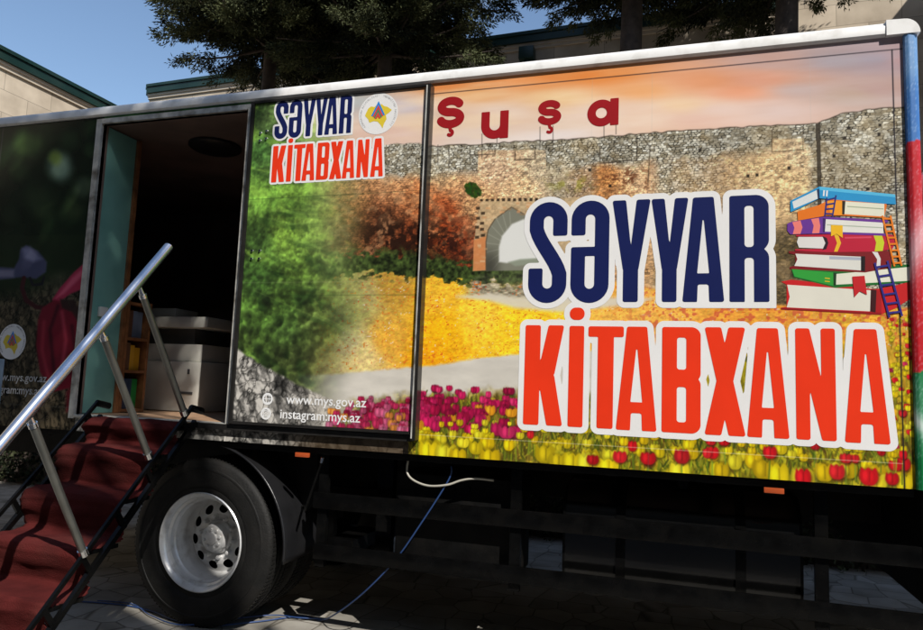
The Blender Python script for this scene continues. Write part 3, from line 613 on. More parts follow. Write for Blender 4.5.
def paint_door(c):
    U, V = c.U, c.V; paint_scene(c, True); base = c.C.copy(); hills = paint_hills(c)
    t = sst(300, 372, U + 26 * (fbm(c.X * 3, c.Z * 3, 87) - .5) + interp(V, [(80, 30), (120, 20), (160, -10), (230, -12), (270, -14), (320, -22), (360, -4), (400, 20), (430, 40)]))
    pic = mixc(hills, np.zeros(3), 0 * t); pic = pic * (1 - t[..., None]) + base * t[..., None]
    rt = interp(U, [(225, 343), (240, 347), (262, 362), (290, 378), (320, 392), (360, 408), (430, 440)]); rk = paint_rocks(c)
    rm = sst(-1.5, 2.5, V - rt + 5 * (fbm(c.X * 20, c.Z * 20, 88) - .5)) * sst(395, 330, U); pale = mixc(rk, (206, 196, 180), sst(290, 372, U))
    pic = pic * (1 - rm[..., None]) + pale * rm[..., None]
    pic = mixc(pic, (30, 60, 20), .0 * rm); c.C = pic
    mag = [(172, 24, 70), (186, 40, 84), (196, 84, 120), (150, 20, 54)]
    tulips(c, -1.84, -1.41, 1.33, 1.46, 50, mag, .018, .026, 171); tulips(c, -1.95, -1.41, 1.26, 1.38, 46, [(200, 110, 140), (196, 84, 120), (180, 40, 80), (226, 140, 60)], .022, .030, 172)
    c.line(-2.6, 2.05, -1.41, 2.05, .003, (40, 60, 30), .5); c.line(-2.6, 2.13, -1.41, 2.13, .003, (190, 200, 160), .2); c.line(-2.6, 2.66, -1.41, 2.66, .003, (30, 50, 30), .5)
    return c
def paint_rear(c):
    X, Z, U, V = c.X, c.Z, c.U, c.V
    n = fbm(X * 2.2, Z * 2.2, 101, 4); b = np.array([15., 25, 14]) * (.4 + 1.3 * n)[..., None]
    for u, v, r, col, a in ((28, 145, 16, (66, 88, 44), .7), (20, 170, 12, (40, 56, 30), .7), (60, 168, 16, (130, 150, 126), .75), (55, 158, 8, (112, 128, 50), .7), (85, 188, 14, (66, 78, 60), .6), (40, 200, 20, (44, 56, 34), .6), (75, 210, 14, (40, 50, 30), .6), (95, 240, 10, (52, 60, 44), .5), (60, 285, 16, (56, 62, 48), .6), (10, 215, 12, (30, 40, 26), .6), (70, 140, 12, (34, 52, 30), .7), (90, 150, 8, (30, 46, 26), .7)):
        d = np.hypot(U - u, (V - v) * .9) / r; d = d + .5 * (fbm(X * 6, Z * 6, 103, 3) - .5); b = mixc(b, col, a * sst(1.2, .2, d))
    rk = paint_rocks(c, 6, 66) * np.array([.9, .88, .74]); m_ = sst(285, 315, V + .25 * U + 12 * (fbm(X * 5, Z * 5, 104) - .5)); b = b * (1 - m_[..., None] * .85) + rk * m_[..., None] * .85
    c.C = b * 1.5
    # orchid bloom of the region: grey-blue hood, looping stem, dark red petals
    c.poly_px([(-60, 262), (0, 267), (14, 268), (19, 259), (20, 250), (26, 245), (38, 251), (47, 262), (46, 272), (36, 279), (22, 277), (8, 279), (-60, 284)], (66, 76, 104), 1, 1.5)
    c.poly_px([(22, 248), (30, 247), (42, 259), (34, 262), (24, 258)], (120, 134, 164), .8, 3)
    c.poly_px([(-60, 268), (0, 270), (14, 270), (14, 277), (0, 277), (-60, 280)], (124, 134, 156), .7, 2)
    c.stroke_px([(24, 278), (22, 288), (26, 300), (36, 307), (52, 309)], 4.5, (56, 26, 30)); c.stroke_px([(30, 278), (33, 285), (42, 284), (44, 277)], 2.5, (26, 28, 36))
    c.poly_px([(52, 300), (60, 288), (74, 272), (90, 258), (96, 262), (90, 286), (70, 294), (58, 303)], (158, 52, 80), 1, 1.2); c.poly_px([(56, 298), (72, 278), (88, 264), (86, 272), (64, 294)], (214, 120, 144), .6, 2)
    c.poly_px([(38, 320), (42, 308), (54, 300), (66, 302), (78, 316), (82, 336), (80, 366), (70, 388), (52, 392), (40, 372), (36, 345)], (104, 26, 42), 1, 1.5)
    c.poly_px([(62, 308), (72, 312), (82, 330), (86, 320), (74, 300), (60, 299)], (44, 34, 32), .9, 1.5)
    for P, col in (([(58, 306), (50, 330), (54, 372)], (40, 12, 22)), ([(62, 312), (66, 340), (60, 380)], (172, 70, 88)), ([(44, 322), (42, 350), (48, 376)], (150, 54, 70)), ([(72, 326), (75, 350), (70, 374)], (46, 14, 24))): c.stroke_px(P, 3.2, col, .7, 2.2)
    c.poly_px([(66, 392), (76, 380), (80, 400), (76, 412), (66, 412)], (100, 34, 44), .8, 2)
    m2 = np.zeros(U.shape, bool) | ((V > 235) & (U > -80)); c.C[m2] = np.clip(c.C[m2] * np.array([1.22, 1.1, 1.08]), 0, 255)
    return c

# ------------------------------------------------------------------ setting
me = bpy.data.meshes.new('ground')
me.from_pydata([(-400, -400, 0), (400, -400, 0), (400, 400, 0), (-400, 400, 0)], [], [(0, 1, 2, 3)])
tag(link('ground', me, M['ground'], base=(0, 0, 0)), kind='structure')

# ------------------------------------------------------------------ buildings
def cornice(mb1, mb2, path_a, path_b, nrm, z):
    """green fascia (mb1) and cream moulding (mb2) along a wall from a to b, nrm = outward"""
    a = Vector(path_a); b = Vector(path_b); n = Vector(nrm)
    def prof(mb, o0, o1, z0, z1):
        vs = []
        for p in (a, b):
            for o, zz in ((o0, z0), (o1, z0), (o1, z1), (o0, z1)): vs.append((p.x + n.x * o, p.y + n.y * o, zz))
        mb.add(vs, [(0, 1, 2, 3), (7, 6, 5, 4), (0, 4, 5, 1), (1, 5, 6, 2), (2, 6, 7, 3), (3, 7, 4, 0)])
    prof(mb1, .0, .15, z - .04, z + .03); prof(mb1, .0, .12, z - .20, z - .042)
    prof(mb2, .0, .07, z - .26, z - .202); prof(mb2, .0, .04, z - .33, z - .262)
t = empty('stone_building', (-16, 2, 0)); tag(t, 'pale stone building with green metal cornice, ending left of the truck roof', 'building')
MB().box(-20, -12, -8, 9.2, 0, 7.33).build('wall', M['stone'], t)
g1, g2 = MB(), MB(); cornice(g1, g2, (-12, -8, 0), (-12, 9.2, 0), (1, 0, 0), 7.42); cornice(g1, g2, (-20, 9.2, 0), (-12, 9.2, 0), (0, 1, 0), 7.42)
g1.box(-20, -12, -8, 9.2, 7.331, 7.47); g1.build('cornice', M['greenmetal'], t); g2.build('moulding', M['cream'], t)
t = empty('long_stone_building', (-4, 14, 0)); tag(t, 'long stone building with dark green cornice behind the conifers', 'building')
ang = math.atan2(.45, -9.9 + 0) ; Lx, Ly, Rx, Ry = -13.3, 10.45, 5.5, 9.75
dv = Vector((Rx - Lx, Ry - Ly, 0)); n_ = Vector((dv.y, -dv.x, 0)).normalized()
def wallbox(mb, z0, z1, dep=6):
    a = Vector((Lx, Ly, 0)); b = Vector((Rx, Ry, 0)); c = b - n_ * dep; d = a - n_ * dep
    vs = [(p.x, p.y, z) for z in (z0, z1) for p in (a, b, c, d)]; mb.add(vs, [(0, 3, 2, 1), (4, 5, 6, 7), (0, 1, 5, 4), (1, 2, 6, 5), (2, 3, 7, 6), (3, 0, 4, 7)])
mb = MB(); wallbox(mb, 0, 8.98); mb.build('wall', M['stone'], t)
g1, g2 = MB(), MB(); be = Vector((Lx, Ly, 0)) + dv * ((1.94 - Lx) / dv.x); cornice(g1, g2, (Lx, Ly, 0), tuple(be), n_, 9.08); cornice(g1, g2, (Lx, Ly + 6, 0), (Lx, Ly, 0), (-1, 0, 0), 9.08); wallbox(g1, 8.981, 9.12)
g1.build('cornice', M['greenmetal'], t); g2.build('moulding', M['cream'], t)
bx_ = MB(); a_ = Vector((Lx, Ly, 0)) + dv * ((1.95 - Lx) / dv.x) + n_ * .06; b2 = Vector((Rx, Ry, 0)) + n_ * .06 - dv.normalized() * .01; c2 = b2 - n_ * 5; d2 = a_ - n_ * 5
bx_.add([(p.x, p.y, z) for z in (0, 11.5) for p in (a_, b2, c2, d2)], [(0, 3, 2, 1), (4, 5, 6, 7), (0, 1, 5, 4), (1, 2, 6, 5), (2, 3, 7, 6), (3, 0, 4, 7)]); bx_.build('tall_block', M['stone'], t)
dp = MB(); q = Vector((Lx, Ly, 0)) + dv * ((-3.1 - Lx) / dv.x) + n_ * .12
dp.tube([(q.x, q.y, 0), (q.x, q.y, 8.7)], .10, 12); dp.box(q.x - .16, q.x + .16, q.y - .14, q.y + .12, 8.45, 8.72, .02)
dp.build('downpipe', M['greenmetal'], t, 'auto')
t = empty('side_wing', (8, 7, 0)); tag(t, 'tall stone side wing standing beyond the right end of the truck', 'building')
MB().box(5.5, 12, 5.4, 14, 0, 10.6).build('wall', M['stone'], t)
g1, g2 = MB(), MB(); cornice(g1, g2, (5.5, 14, 0), (5.5, 5.4, 0), (-1, 0, 0), 10.7); cornice(g1, g2, (5.5, 5.4, 0), (12, 5.4, 0), (0, -1, 0), 10.7); g1.box(5.5, 12, 5.4, 14, 10.601, 10.74)
g1.build('cornice', M['greenmetal'], t); g2.build('moulding', M['cream'], t)

t = empty('light_blocking_building', (0, -19, 0)); tag(t, 'unseen stone block added behind the viewer to hold back sky and ground light', 'building')  # added out of view to block low sky and bounce under the truck
FH = 15.4; fb_ = MB(); fb_.box(-34, 34, -26, -14, 0, FH); fb_.build('wall', M['darkstone'], t)
fr_ = MB(); fr_.box(-34.3, 34.3, -26.3, -13.7, FH + .002, FH + .25); fr_.build('cornice', M['greenmetal'], t)
for fz in (1.2, 4.6, 8.0, 11.4):
    for fx in np.arange(-31, 32, 3.1):
        b_ = MB(); b_.box(fx - .75, fx + .75, -13.998, -13.94, fz, fz + 2.0); W_ = b_.build('window', M['cream'], t)
        b_ = MB(); b_.box(fx - .66, fx + .66, -13.938, -13.93, fz + .09, fz + 1.91); b_.build('pane', M['glass'], W_)

# ------------------------------------------------------------------ trees
def needle_mesh(name, cl, parent, seed, per=60, ln=(.04, .10), wd=(.008, .015), spread=.118, m='needles'):
    """cl: list of (centre, outward dir, size, tint)"""
    g = np.random.default_rng(seed); n = len(cl); c = np.array([q[0] for q in cl]); d = np.array([q[1] for q in cl]); sz = np.array([q[2] for q in cl]); tn = np.array([q[3] for q in cl])
    idx = np.repeat(np.arange(n), per); N = len(idx)
    off = g.normal(size=(N, 3)); off /= np.linalg.norm(off, axis=1)[:, None]; off *= (g.random((N, 1)) ** .5) * spread * sz[idx][:, None] * np.array([1, 1, .75])
    # a small plume: stretch along the branch direction
    off += d[idx] * (g.uniform(-1.2, 1.2, (N, 1)) * spread * sz[idx][:, None])
    p = c[idx] + off
    a = off / (np.linalg.norm(off, axis=1)[:, None] + 1e-9) * .7 + d[idx] * .8 + g.normal(size=(N, 3)) * .5 + np.array([0, 0, -.25]); a /= np.linalg.norm(a, axis=1)[:, None]
    b = np.cross(a, g.normal(size=(N, 3))); b /= np.linalg.norm(b, axis=1)[:, None]
    L = g.uniform(*ln, (N, 1)); W = g.uniform(*wd, (N, 1))
    v = np.stack([p - b * W * .5, p + a * L * .45 - b * W, p + a * L, p + a * L * .45 + b * W], 1).reshape(-1, 3)
    me = bpy.data.meshes.new(name); me.vertices.add(N * 4); me.vertices.foreach_set('co', v.ravel()); me.loops.add(N * 4); me.loops.foreach_set('vertex_index', np.arange(N * 4))
    me.polygons.add(N); me.polygons.foreach_set('loop_start', np.arange(N) * 4); me.update(calc_edges=True)
    at = me.attributes.new('tint', 'FLOAT', 'POINT'); at.data.foreach_set('value', np.clip(np.repeat(tn[idx] + g.normal(size=N) * .12, 4), 0, 1))
    return link(name, me, M[m], parent)
def conifer(x, y, h, z0, rad, label, seed, nb=120, trunk_r=.14, top_pow=.9, per=60, zdense=10.2, group='conifers behind the truck', sides=None, lean=0.):
    g = np.random.default_rng(seed); t = empty('conifer_tree', (x, y, 0)); tag(t, label, 'tree', group)
    tr = MB(); pts = [(x + lean * k / 8 + .03 * math.sin(k * 1.7), y + .03 * math.cos(k * 2.1), h * k / 8) for k in range(9)]
    tr.tube(pts, [trunk_r * (1 - .8 * (k / 8)) + .02 for k in range(9)], 14); cl = []
    for k in range(nb):
        f = (k + .5) / nb; z = z0 + (h - z0) * f ** 1.15; az = k * 2.399 + g.uniform(-.3, .3); R0 = rad * (1 - f ** 1.15) ** top_pow * g.uniform(.72, 1.08) + .25
        if z < z0 + .5: R0 *= .75
        xx = x + lean * z / h; dr = g.uniform(-.42, .05) if f < .4 else g.uniform(-.1, .35)
        P = [Vector((xx, y, z)) + Vector((math.cos(az), math.sin(az), 0)) * R0 * s + Vector((0, 0, R0 * (dr * s + .18 * s * s))) for s in (0, .25, .5, .75, 1)]
        tr.tube(P, [.035, .028, .02, .013, .006], 5)
        nc = max(3, int(R0 / (.15 if z < zdense else .30)))
        for j in range(nc):
            s = .12 + .88 * (j + g.random()) / nc; i0 = min(3, int(s * 4)); q = P[i0].lerp(P[i0 + 1], s * 4 - i0); dd = (P[i0 + 1] - P[i0]).normalized()
            wide = .42 * (1 - .5 * s) * min(1, R0)
            sd_ = Vector((-dd.y, dd.x, 0)).normalized() * g.normal() * wide * .62; q = q + sd_ + Vector((0, 0, g.normal() * .08 - .10 * (s > .5) * g.random()))
            dd = (dd + sd_ * 1.2 + Vector((0, 0, -.25))).normalized(); tint = .22 + .22 * g.normal() + .42 * (s > .72)  # outer clumps tinted lighter: sunlit tips put into the colour
            cl.append((tuple(q), tuple(dd), g.uniform(.75, 1.25) * (1 if z < zdense else 1.6), tint))
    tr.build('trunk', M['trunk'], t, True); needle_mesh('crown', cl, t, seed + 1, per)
    return t
conifer(-7.36, 7.0, 12.4, 7.7, 2.55, 'leftmost conifer, its crown against the open sky, bare trunk over the truck roof', 11, nb=215, trunk_r=.19, per=150)
conifer(-5.0, 7.0, 15.0, 7.35, 2.4, 'second conifer from the left, dense drooping branches reaching the open sky gap', 12, nb=300, trunk_r=.17, per=150)
conifer(-.78, 7.2, 15.5, 8.25, 2.05, 'third conifer from the left, trunk right of the sky gap', 13, nb=300, trunk_r=.24, per=140)
conifer(1.5, 7.0, 17.0, 8.15, 2.65, 'rightmost conifer, above the lit stretch of stone wall', 14, nb=430, trunk_r=.21, per=140)

# the street tree whose shade dapples the rear of the truck
t = empty('shade_tree', (4.6, -6.4, 0)); tag(t, 'broad tree standing behind the viewer, shading the rear of the truck', 'tree')
tr = MB(); tr.tube([(4.6, -6.4, 0), (4.5, -6.3, 3), (4.1, -6.0, 6.0), (3.6, -5.8, 8.0)], [.22, .18, .12, .05], 12); g = np.random.default_rng(5); cl = []
SHC = Vector((-4.75, 0, 2.4)) + sd * 11.0
for k in range(15):
    e = SHC + Vector((g.normal() * .8, g.normal() * .6, g.normal() * .7)); tr.tube([(3.9, -5.9, 6.6), ((3.9 + e.x) / 2, (-5.9 + e.y) / 2, (6.9 + e.z) / 2), tuple(e)], [.06, .04, .01], 6)
nsh = 0
while nsh < 250:
    p = Vector((g.uniform(-1, 1), g.uniform(-1, 1), g.uniform(-1, 1)))
    if p.length > 1: continue
    p = Vector((p.x * 1.75, p.y * 1.3, p.z * 1.25)); q = SHC + p; nsh += 1
    cl.append((tuple(q), (g.normal() * .5, g.normal() * .5, -.2), g.uniform(.7, 1.2), g.uniform(.2, .8)))
tr.build('trunk', M['trunk'], t, True); needle_mesh('crown', cl, t, 77, 60, (.06, .12), (.02, .04), .20)

# clipped hedge behind the truck
t = empty('hedge', (-3, 4.05, 0)); tag(t, 'dark clipped hedge along the paving behind the truck', 'hedge')
hm = MB(); hm.box(-16, 5.2, 3.8, 4.35, 0, 1.35); hm.build('branches', M['trunk'], t); g = np.random.default_rng(21); cl = []
for q in range(5200):
    x = g.uniform(-16, 5.2)
    if g.random() < .75: p = (x, 3.77 + g.normal() * .05, g.uniform(.03, 1.45)); d = (g.normal() * .4, -1, .3)
    else: p = (x, g.uniform(3.75, 4.4), 1.42 + g.normal() * .05); d = (g.normal() * .4, g.normal() * .3, 1)
    cl.append((p, d, 1.0, g.uniform(0, .4)))
needle_mesh('foliage', cl, t, 22, 16, (.03, .06), (.018, .03), .12)

# ------------------------------------------------------------------ the truck
T = empty('mobile_library_truck', (-1.5, 1.2, 0)); tag(T, 'large box truck wrapped in a printed castle and tulip picture, its side door open', 'truck')
XL, XR, YB, ZB, ZT = -6.3, 1.03, 2.42, 1.15, 3.33
OL, OR, OB, OT = -3.86, -2.672, 1.262, 3.272          # side opening
sh = MB(); e = .003
sh.box(XL, OL, e, .05, ZB, ZT); sh.box(OR, XR, e, .05, ZB, ZT); sh.box(OL + e, OR - e, e, .05, ZB, OB - .02); sh.box(OL + e, OR - e, e, .05, OT, ZT)
sh.box(XL, XR, YB - .05, YB, ZB, ZT); sh.box(XL, XL + .05, .052, YB - .052, ZB + .09, ZT - .01); sh.box(XR - .05, XR, .052, YB - .052, ZB + .09, ZT - .01)
sh.box(XL, XR + .03, .0, YB, ZT + .002, ZT + .05); sh.box(XL + .052, XR - .052, .052, YB - .052, ZB, OB - .022)
sh.build('box_body', M['lining'], T)
MB().box(OL - 1.9, XR - .06, .10, YB - .06, OB - .02, OB - .002).build('floor_board', M['woodlight'], T)
MB().box(XL + .06, XR - .06, .06, YB - .06, ZT - .05, ZT - .003).build('ceiling_panel', M['lining'], T)
lm = MB(); lm.lathe_y([(0, 0), (.17, 0), (.19, .015), (.19, .03), (0, .03)], 0, 0, 40)
lm.v = [(-3.35 + x, .55 + z, 3.245 + y) for x, y, z in lm.v]; lm.build('ceiling_lamp', mat('unlit_lamp_disc', (.015, .013, .012), .4, vary=.1), T, 'auto')

c = Canvas(-2.668, XR, ZB, ZT, .0031); paint_scene(c); o = c.mesh('printed_panel', M['print'], T, 0.0); o['label'] = 'printed side panel with castle wall, arch and tulips'
c = Canvas(-6.3, OL, ZB, ZT, .006); paint_rear(c); c.line(-4.80, ZB, -4.80, ZT, .012, (70, 72, 66), 1); c.line(-6.3, 1.30, OL, 1.30, .005, (80, 80, 74), .5)
o = c.mesh('printed_panel', M['print_gloss'], T, 0.0); o['label'] = 'dark printed rear panel with rocks and a red orchid'
c = Canvas(OL + .001, -2.669, ZB, OB - .022, .006); c.C = paint_rocks(c, 60, 190); c.mesh('sill_panel', M['print'], T, -.001)
c = Canvas(OL + .001, -2.669, OT + .002, ZT, .006); c.C = np.clip(np.array([62., 116, 62]) * (.5 + fbm(c.X * 6, c.Z * 10, 7))[..., None], 0, 255); c.mesh('header_panel', M['print'], T, -.001)
# rounded top rail
rl = MB(); pr = [(.02, ZT - .002), (-.012, ZT - .002), (-.022, ZT + .008), (-.024, ZT + .045), (-.010, ZT + .066), (.02, ZT + .072), (.06, ZT + .072)]
for i, (a, b) in enumerate(((XL, .955),)):
    vs = [(x, y, z) for x in (a, b) for y, z in pr]; k = len(pr); rl.add(vs, [(j, j + 1, k + j + 1, k + j) for j in range(k - 1)] + [tuple(range(k)), tuple(range(k, 2 * k))])
rl.build('top_rail', M['rail'], T, 'auto')
# corner cap and the flag coloured post
cp = MB(); cap_pts = []
for i in range(9):
    a = R_(90 * i / 8); cap_pts.append((1.034 + .067 * math.sin(a), ZT - .003 + .075 * math.cos(a)))
cp.add([(x, y, z) for y in (-.028, .06) for x, z in [(.957, ZT - .003)] + [(.957, ZT + .075)] + cap_pts], [tuple(range(11)), tuple(range(11, 22))[::-1]] + [(j, 11 + j, 11 + (j + 1) % 11, (j + 1) % 11) for j in range(11)])
cp.build('corner_cap', M['rail'], T, 'auto')
n_z = 240; cpv = []; prof_p = [(XR + .001, -.002), (XR + .004, -.016), (XR + .020, -.024), (XR + .045, -.020), (XR + .062, -.004), (XR + .069, .02), (XR + .070, .06), (XR + .07, 2.36)]
zz = np.linspace(ZB, ZT - .004, n_z); kx = len(prof_p); sub = []
for a, b in zip(prof_p[:-1], prof_p[1:]):
    ns = 4 if abs(b[1] - a[1]) < .1 else 30
    sub += [(a[0] + (b[0] - a[0]) * q / ns, a[1] + (b[1] - a[1]) * q / ns) for q in range(ns)]
sub.append(prof_p[-1]); kx = len(sub); arcs = np.concatenate([[0], np.cumsum([math.dist(sub[i], sub[i + 1]) for i in range(kx - 1)])])
me = bpy.data.meshes.new('corner_post'); vs = [(x, y, z) for z in zz for x, y in sub]
fs = [(j * kx + i, j * kx + i + 1, (j + 1) * kx + i + 1, (j + 1) * kx + i) for j in range(n_z - 1) for i in range(kx - 1)]
me.from_pydata(vs, [], fs)
def flag(A, Zc):
    """blue, red and green flag waving, with white highlights of the cloth; A along the surface, Zc height"""
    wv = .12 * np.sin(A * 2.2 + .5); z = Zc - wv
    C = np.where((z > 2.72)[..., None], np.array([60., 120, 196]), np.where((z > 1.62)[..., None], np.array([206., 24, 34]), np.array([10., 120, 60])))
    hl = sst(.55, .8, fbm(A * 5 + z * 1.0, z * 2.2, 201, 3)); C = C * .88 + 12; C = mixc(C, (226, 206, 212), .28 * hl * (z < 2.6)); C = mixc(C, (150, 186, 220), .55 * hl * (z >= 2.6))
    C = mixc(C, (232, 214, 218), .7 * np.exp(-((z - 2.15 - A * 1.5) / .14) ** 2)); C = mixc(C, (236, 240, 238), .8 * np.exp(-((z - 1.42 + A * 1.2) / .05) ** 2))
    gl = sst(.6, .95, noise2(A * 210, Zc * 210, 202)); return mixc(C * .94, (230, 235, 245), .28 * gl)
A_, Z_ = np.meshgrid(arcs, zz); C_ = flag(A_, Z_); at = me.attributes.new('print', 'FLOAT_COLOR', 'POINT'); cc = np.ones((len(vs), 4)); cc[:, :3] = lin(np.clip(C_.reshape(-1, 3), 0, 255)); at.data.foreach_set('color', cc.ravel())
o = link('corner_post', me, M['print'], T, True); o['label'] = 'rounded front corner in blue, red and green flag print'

# opening frame
fr = MB(); w_ = .042
fr.box(OL - .045, OL, -.018, .03, OB - .03, OT + .034); fr.box(OR, OR + .024, -.018, .03, OB - .03, OT + .034); fr.box(OL + .001, OR - .001, -.018, .03, OT - .0, OT + .034)
sep(fr.build('opening_frame', M['alu'], T))
MB().box(OL, OR, -.022, .10, OB - .022, OB - .004, .004).build('door_sill', M['alu'], T)

# sliding door
DL, DR, DB, DT = -2.612, -1.415, 1.262, 3.300; Y0 = -.045
df = MB(); fw = .020
df.box(DL - .012, DL + fw - .008, Y0 - .012, -.004, DB, DT); df.box(DR - .014, DR + .016, Y0 - .020, -.004, DB - .03, DT); df.box(DL + .0125, DR - .0145, Y0 - .012, -.004, DT - .012, DT); df.box(DL + .0125, DR - .0145, Y0 - .012, -.004, DB, DB + .016)
df.box(DL - .3, DR - .015, -.034, -.004, DB - .040, DB - .006)
D = df.build('sliding_door', M['darkalu'], T); D['label'] = 'sliding door pushed open over the castle print'
c = Canvas(DL + .013, DR - .015, DB + .017, DT - .013, .0042); paint_door(c); c.mesh('door_panel', M['print'], D, Y0)
MB().box(DL + .013, DR - .015, Y0 + .003, -.006, DB + .017, DT - .013).build('door_core', M['darkalu'], D)
ch = MB(); ch.box(DR - .010, DR - .003, Y0 - .024, Y0 - .0205, DB - .02, DT - .01); ch.box(OR + .026, OR + .034, -.030, -.019, DB, DT); sep(ch.build('edge_trim', M['alu'], D))
bl = MB()
for bx, bz in ((-2.545, 3.09), (-2.545, 3.04), (-2.50, 3.10), (-2.50, 3.05), (-2.545, 2.33), (-2.545, 2.28), (-2.49, 2.33), (-2.49, 2.28)):
    bl.lathe_y([(0, Y0 - .009), (.008, Y0 - .009), (.011, Y0 - .001)], bx, bz, 10)
sep(bl.build('bolt', M['bright'], D))
k_ = .437; KX, KZ = -2.446 + .799 * k_, 3.043 - 2.009 * k_
def small(word, dx, dz): return [(ch_, gx * k_ + KX + dx, gw * k_, gz * k_ + KZ + dz, gh * k_) for ch_, gx, gw, gz, gh in word]
W1s, W2s = small(WORD1, 0, 0), small(WORD2, .004, .008)
def backing(ws, r):
    def f(x, z): return mn(word_sd(ws[0], x, z), word_sd(ws[1], x, z)) - r
    return f
sdf_mesh('lettering_outline', backing((W1s, W2s), .0135), -2.48, -1.66, 2.73, 3.32, .0035, Y0 - .001, M['white'], D)
def letters(word, cell, y, m, parent):
    for L in word:
        ch_, gx, gw, gz, gh = L; sdf_mesh('letter', lambda x, z, L=L: word_sd([L], x, z), gx - .01, gx + gw + .01, gz - .01, gz + gh * (1.2 if ch_ == 'I' else 1) + .01, cell, y, m, parent)
letters(W1s, .003, Y0 - .002, M['navy'], D); letters(W2s, .003, Y0 - .002, M['red'], D)
# big words on the body
sdf_mesh('lettering_outline', backing((WORD1, WORD2), .0315), -.86, .98, 1.30, 2.62, .006, -.001, M['white'], T)
letters(WORD1, .005, -.002, M['navy'], T); letters(WORD2, .005, -.002, M['red'], T)

# the four red letters standing on the printed wall
def shusha(x, z):
    d = np.full(x.shape, 1e9)
    for cx, bz, h, wd, s in ((-1.2925, 3.042, .192, .172, .050), (-.7055, 3.014, .146, .134, .040)):
        r = h / 4 - s / 4; ru, rl_ = (h - s) / 4 * .97, (h - s) / 4 * 1.03; kx_ = (wd - s) / 2 / rl_
        cu, cl_ = bz + h - s / 2 - ru, bz + s / 2 + rl_
        p = [(cx + kx_ * a, b) for a, b in arc(0, cu, ru, 25, 270, 20)] + [(cx + kx_ * a, b) for a, b in arc(0, cl_, rl_, 90, -160, 20)]
        d = mn(d, stroke(x, z, p, s)); d = mn(d, stroke(x, z, [(cx, bz + .004), (cx + .004, bz - .014)], s * .4)); d = mn(d, stroke(x, z, arc(cx + .002, bz - .028, .014, 80, -130), s * .42))
    s = .050; x0, x1, b, tz = -1.102, -.940, 2.958, 3.122; rr = (x1 - x0 - s) / 2
    d = mn(d, stroke(x, z, [(x0 + s / 2, tz - s / 2)] + arc((x0 + x1) / 2, b + s / 2 + rr, rr, 180, 360), s)); d = mn(d, rbox(x, z, x1 - s, x1, b, tz, .003)); d = mn(d, rbox(x, z, x0, x0 + s, tz - .06, tz, .003))
    s = .046; cx, cz, r = -.418, 3.060, .053; d = mn(d, np.abs(np.hypot(x - cx, z - cz) - r) - s / 2); d = mn(d, rbox(x, z, -.370, -.325, 2.986, 3.138, .003))
    return d
for xa, xb in ((-1.40, -1.19), (-1.12, -.92), (-.79, -.62), (-.51, -.31)): sdf_mesh('letter', shusha, xa, xb, 2.94, 3.25, .004, -.0012, M['crimson'], T)

# built-in font text as flat meshes
def text_mesh(name, body, x, z, size, y, m, parent, rot=0., align='LEFT', thick=0.):
    cu = bpy.data.curves.new('t', 'FONT'); cu.body = body; cu.size = size; cu.align_x = align; cu.resolution_u = 3; cu.offset = thick
    o = bpy.data.objects.new('t', cu); COL.objects.link(o); bpy.context.view_layer.update()
    me = bpy.data.meshes.new_from_object(o.evaluated_get(bpy.context.evaluated_depsgraph_get())); bpy.data.objects.remove(o)
    me.transform(Matrix.Translation((x, y, z)) @ Matrix.Rotation(-rot, 4, 'Y') @ Matrix.Rotation(R_(90), 4, 'X'))
    if parent is None: return me
    me.materials.clear(); return link(name, me, m, parent)
def merge(name, ms, m, parent):
    b = bmesh.new()
    for q in ms: b.from_mesh(q)
    me = bpy.data.meshes.new(name); b.to_mesh(me); b.free(); me.materials.clear(); return link(name, me, m, parent)
M['greytext'] = mat('grey_vinyl', (.45, .45, .45), .5, vary=.05)  # plain grey for emblem ring text and the rear web address
M['softwhite'] = mat('soft_white_vinyl', (.80, .80, .79), .5, vary=.05)
M['emb_yellow'] = mat('yellow_emblem_vinyl', (.72, .55, .04), .4, vary=.04); M['emb_blue'] = mat('blue_emblem_vinyl', (.02, .22, .62), .4, vary=.04)
M['emb_red'] = mat('red_emblem_vinyl', (.62, .06, .05), .4, vary=.04); M['emb_green'] = mat('green_emblem_vinyl', (.05, .22, .12), .4, vary=.04)
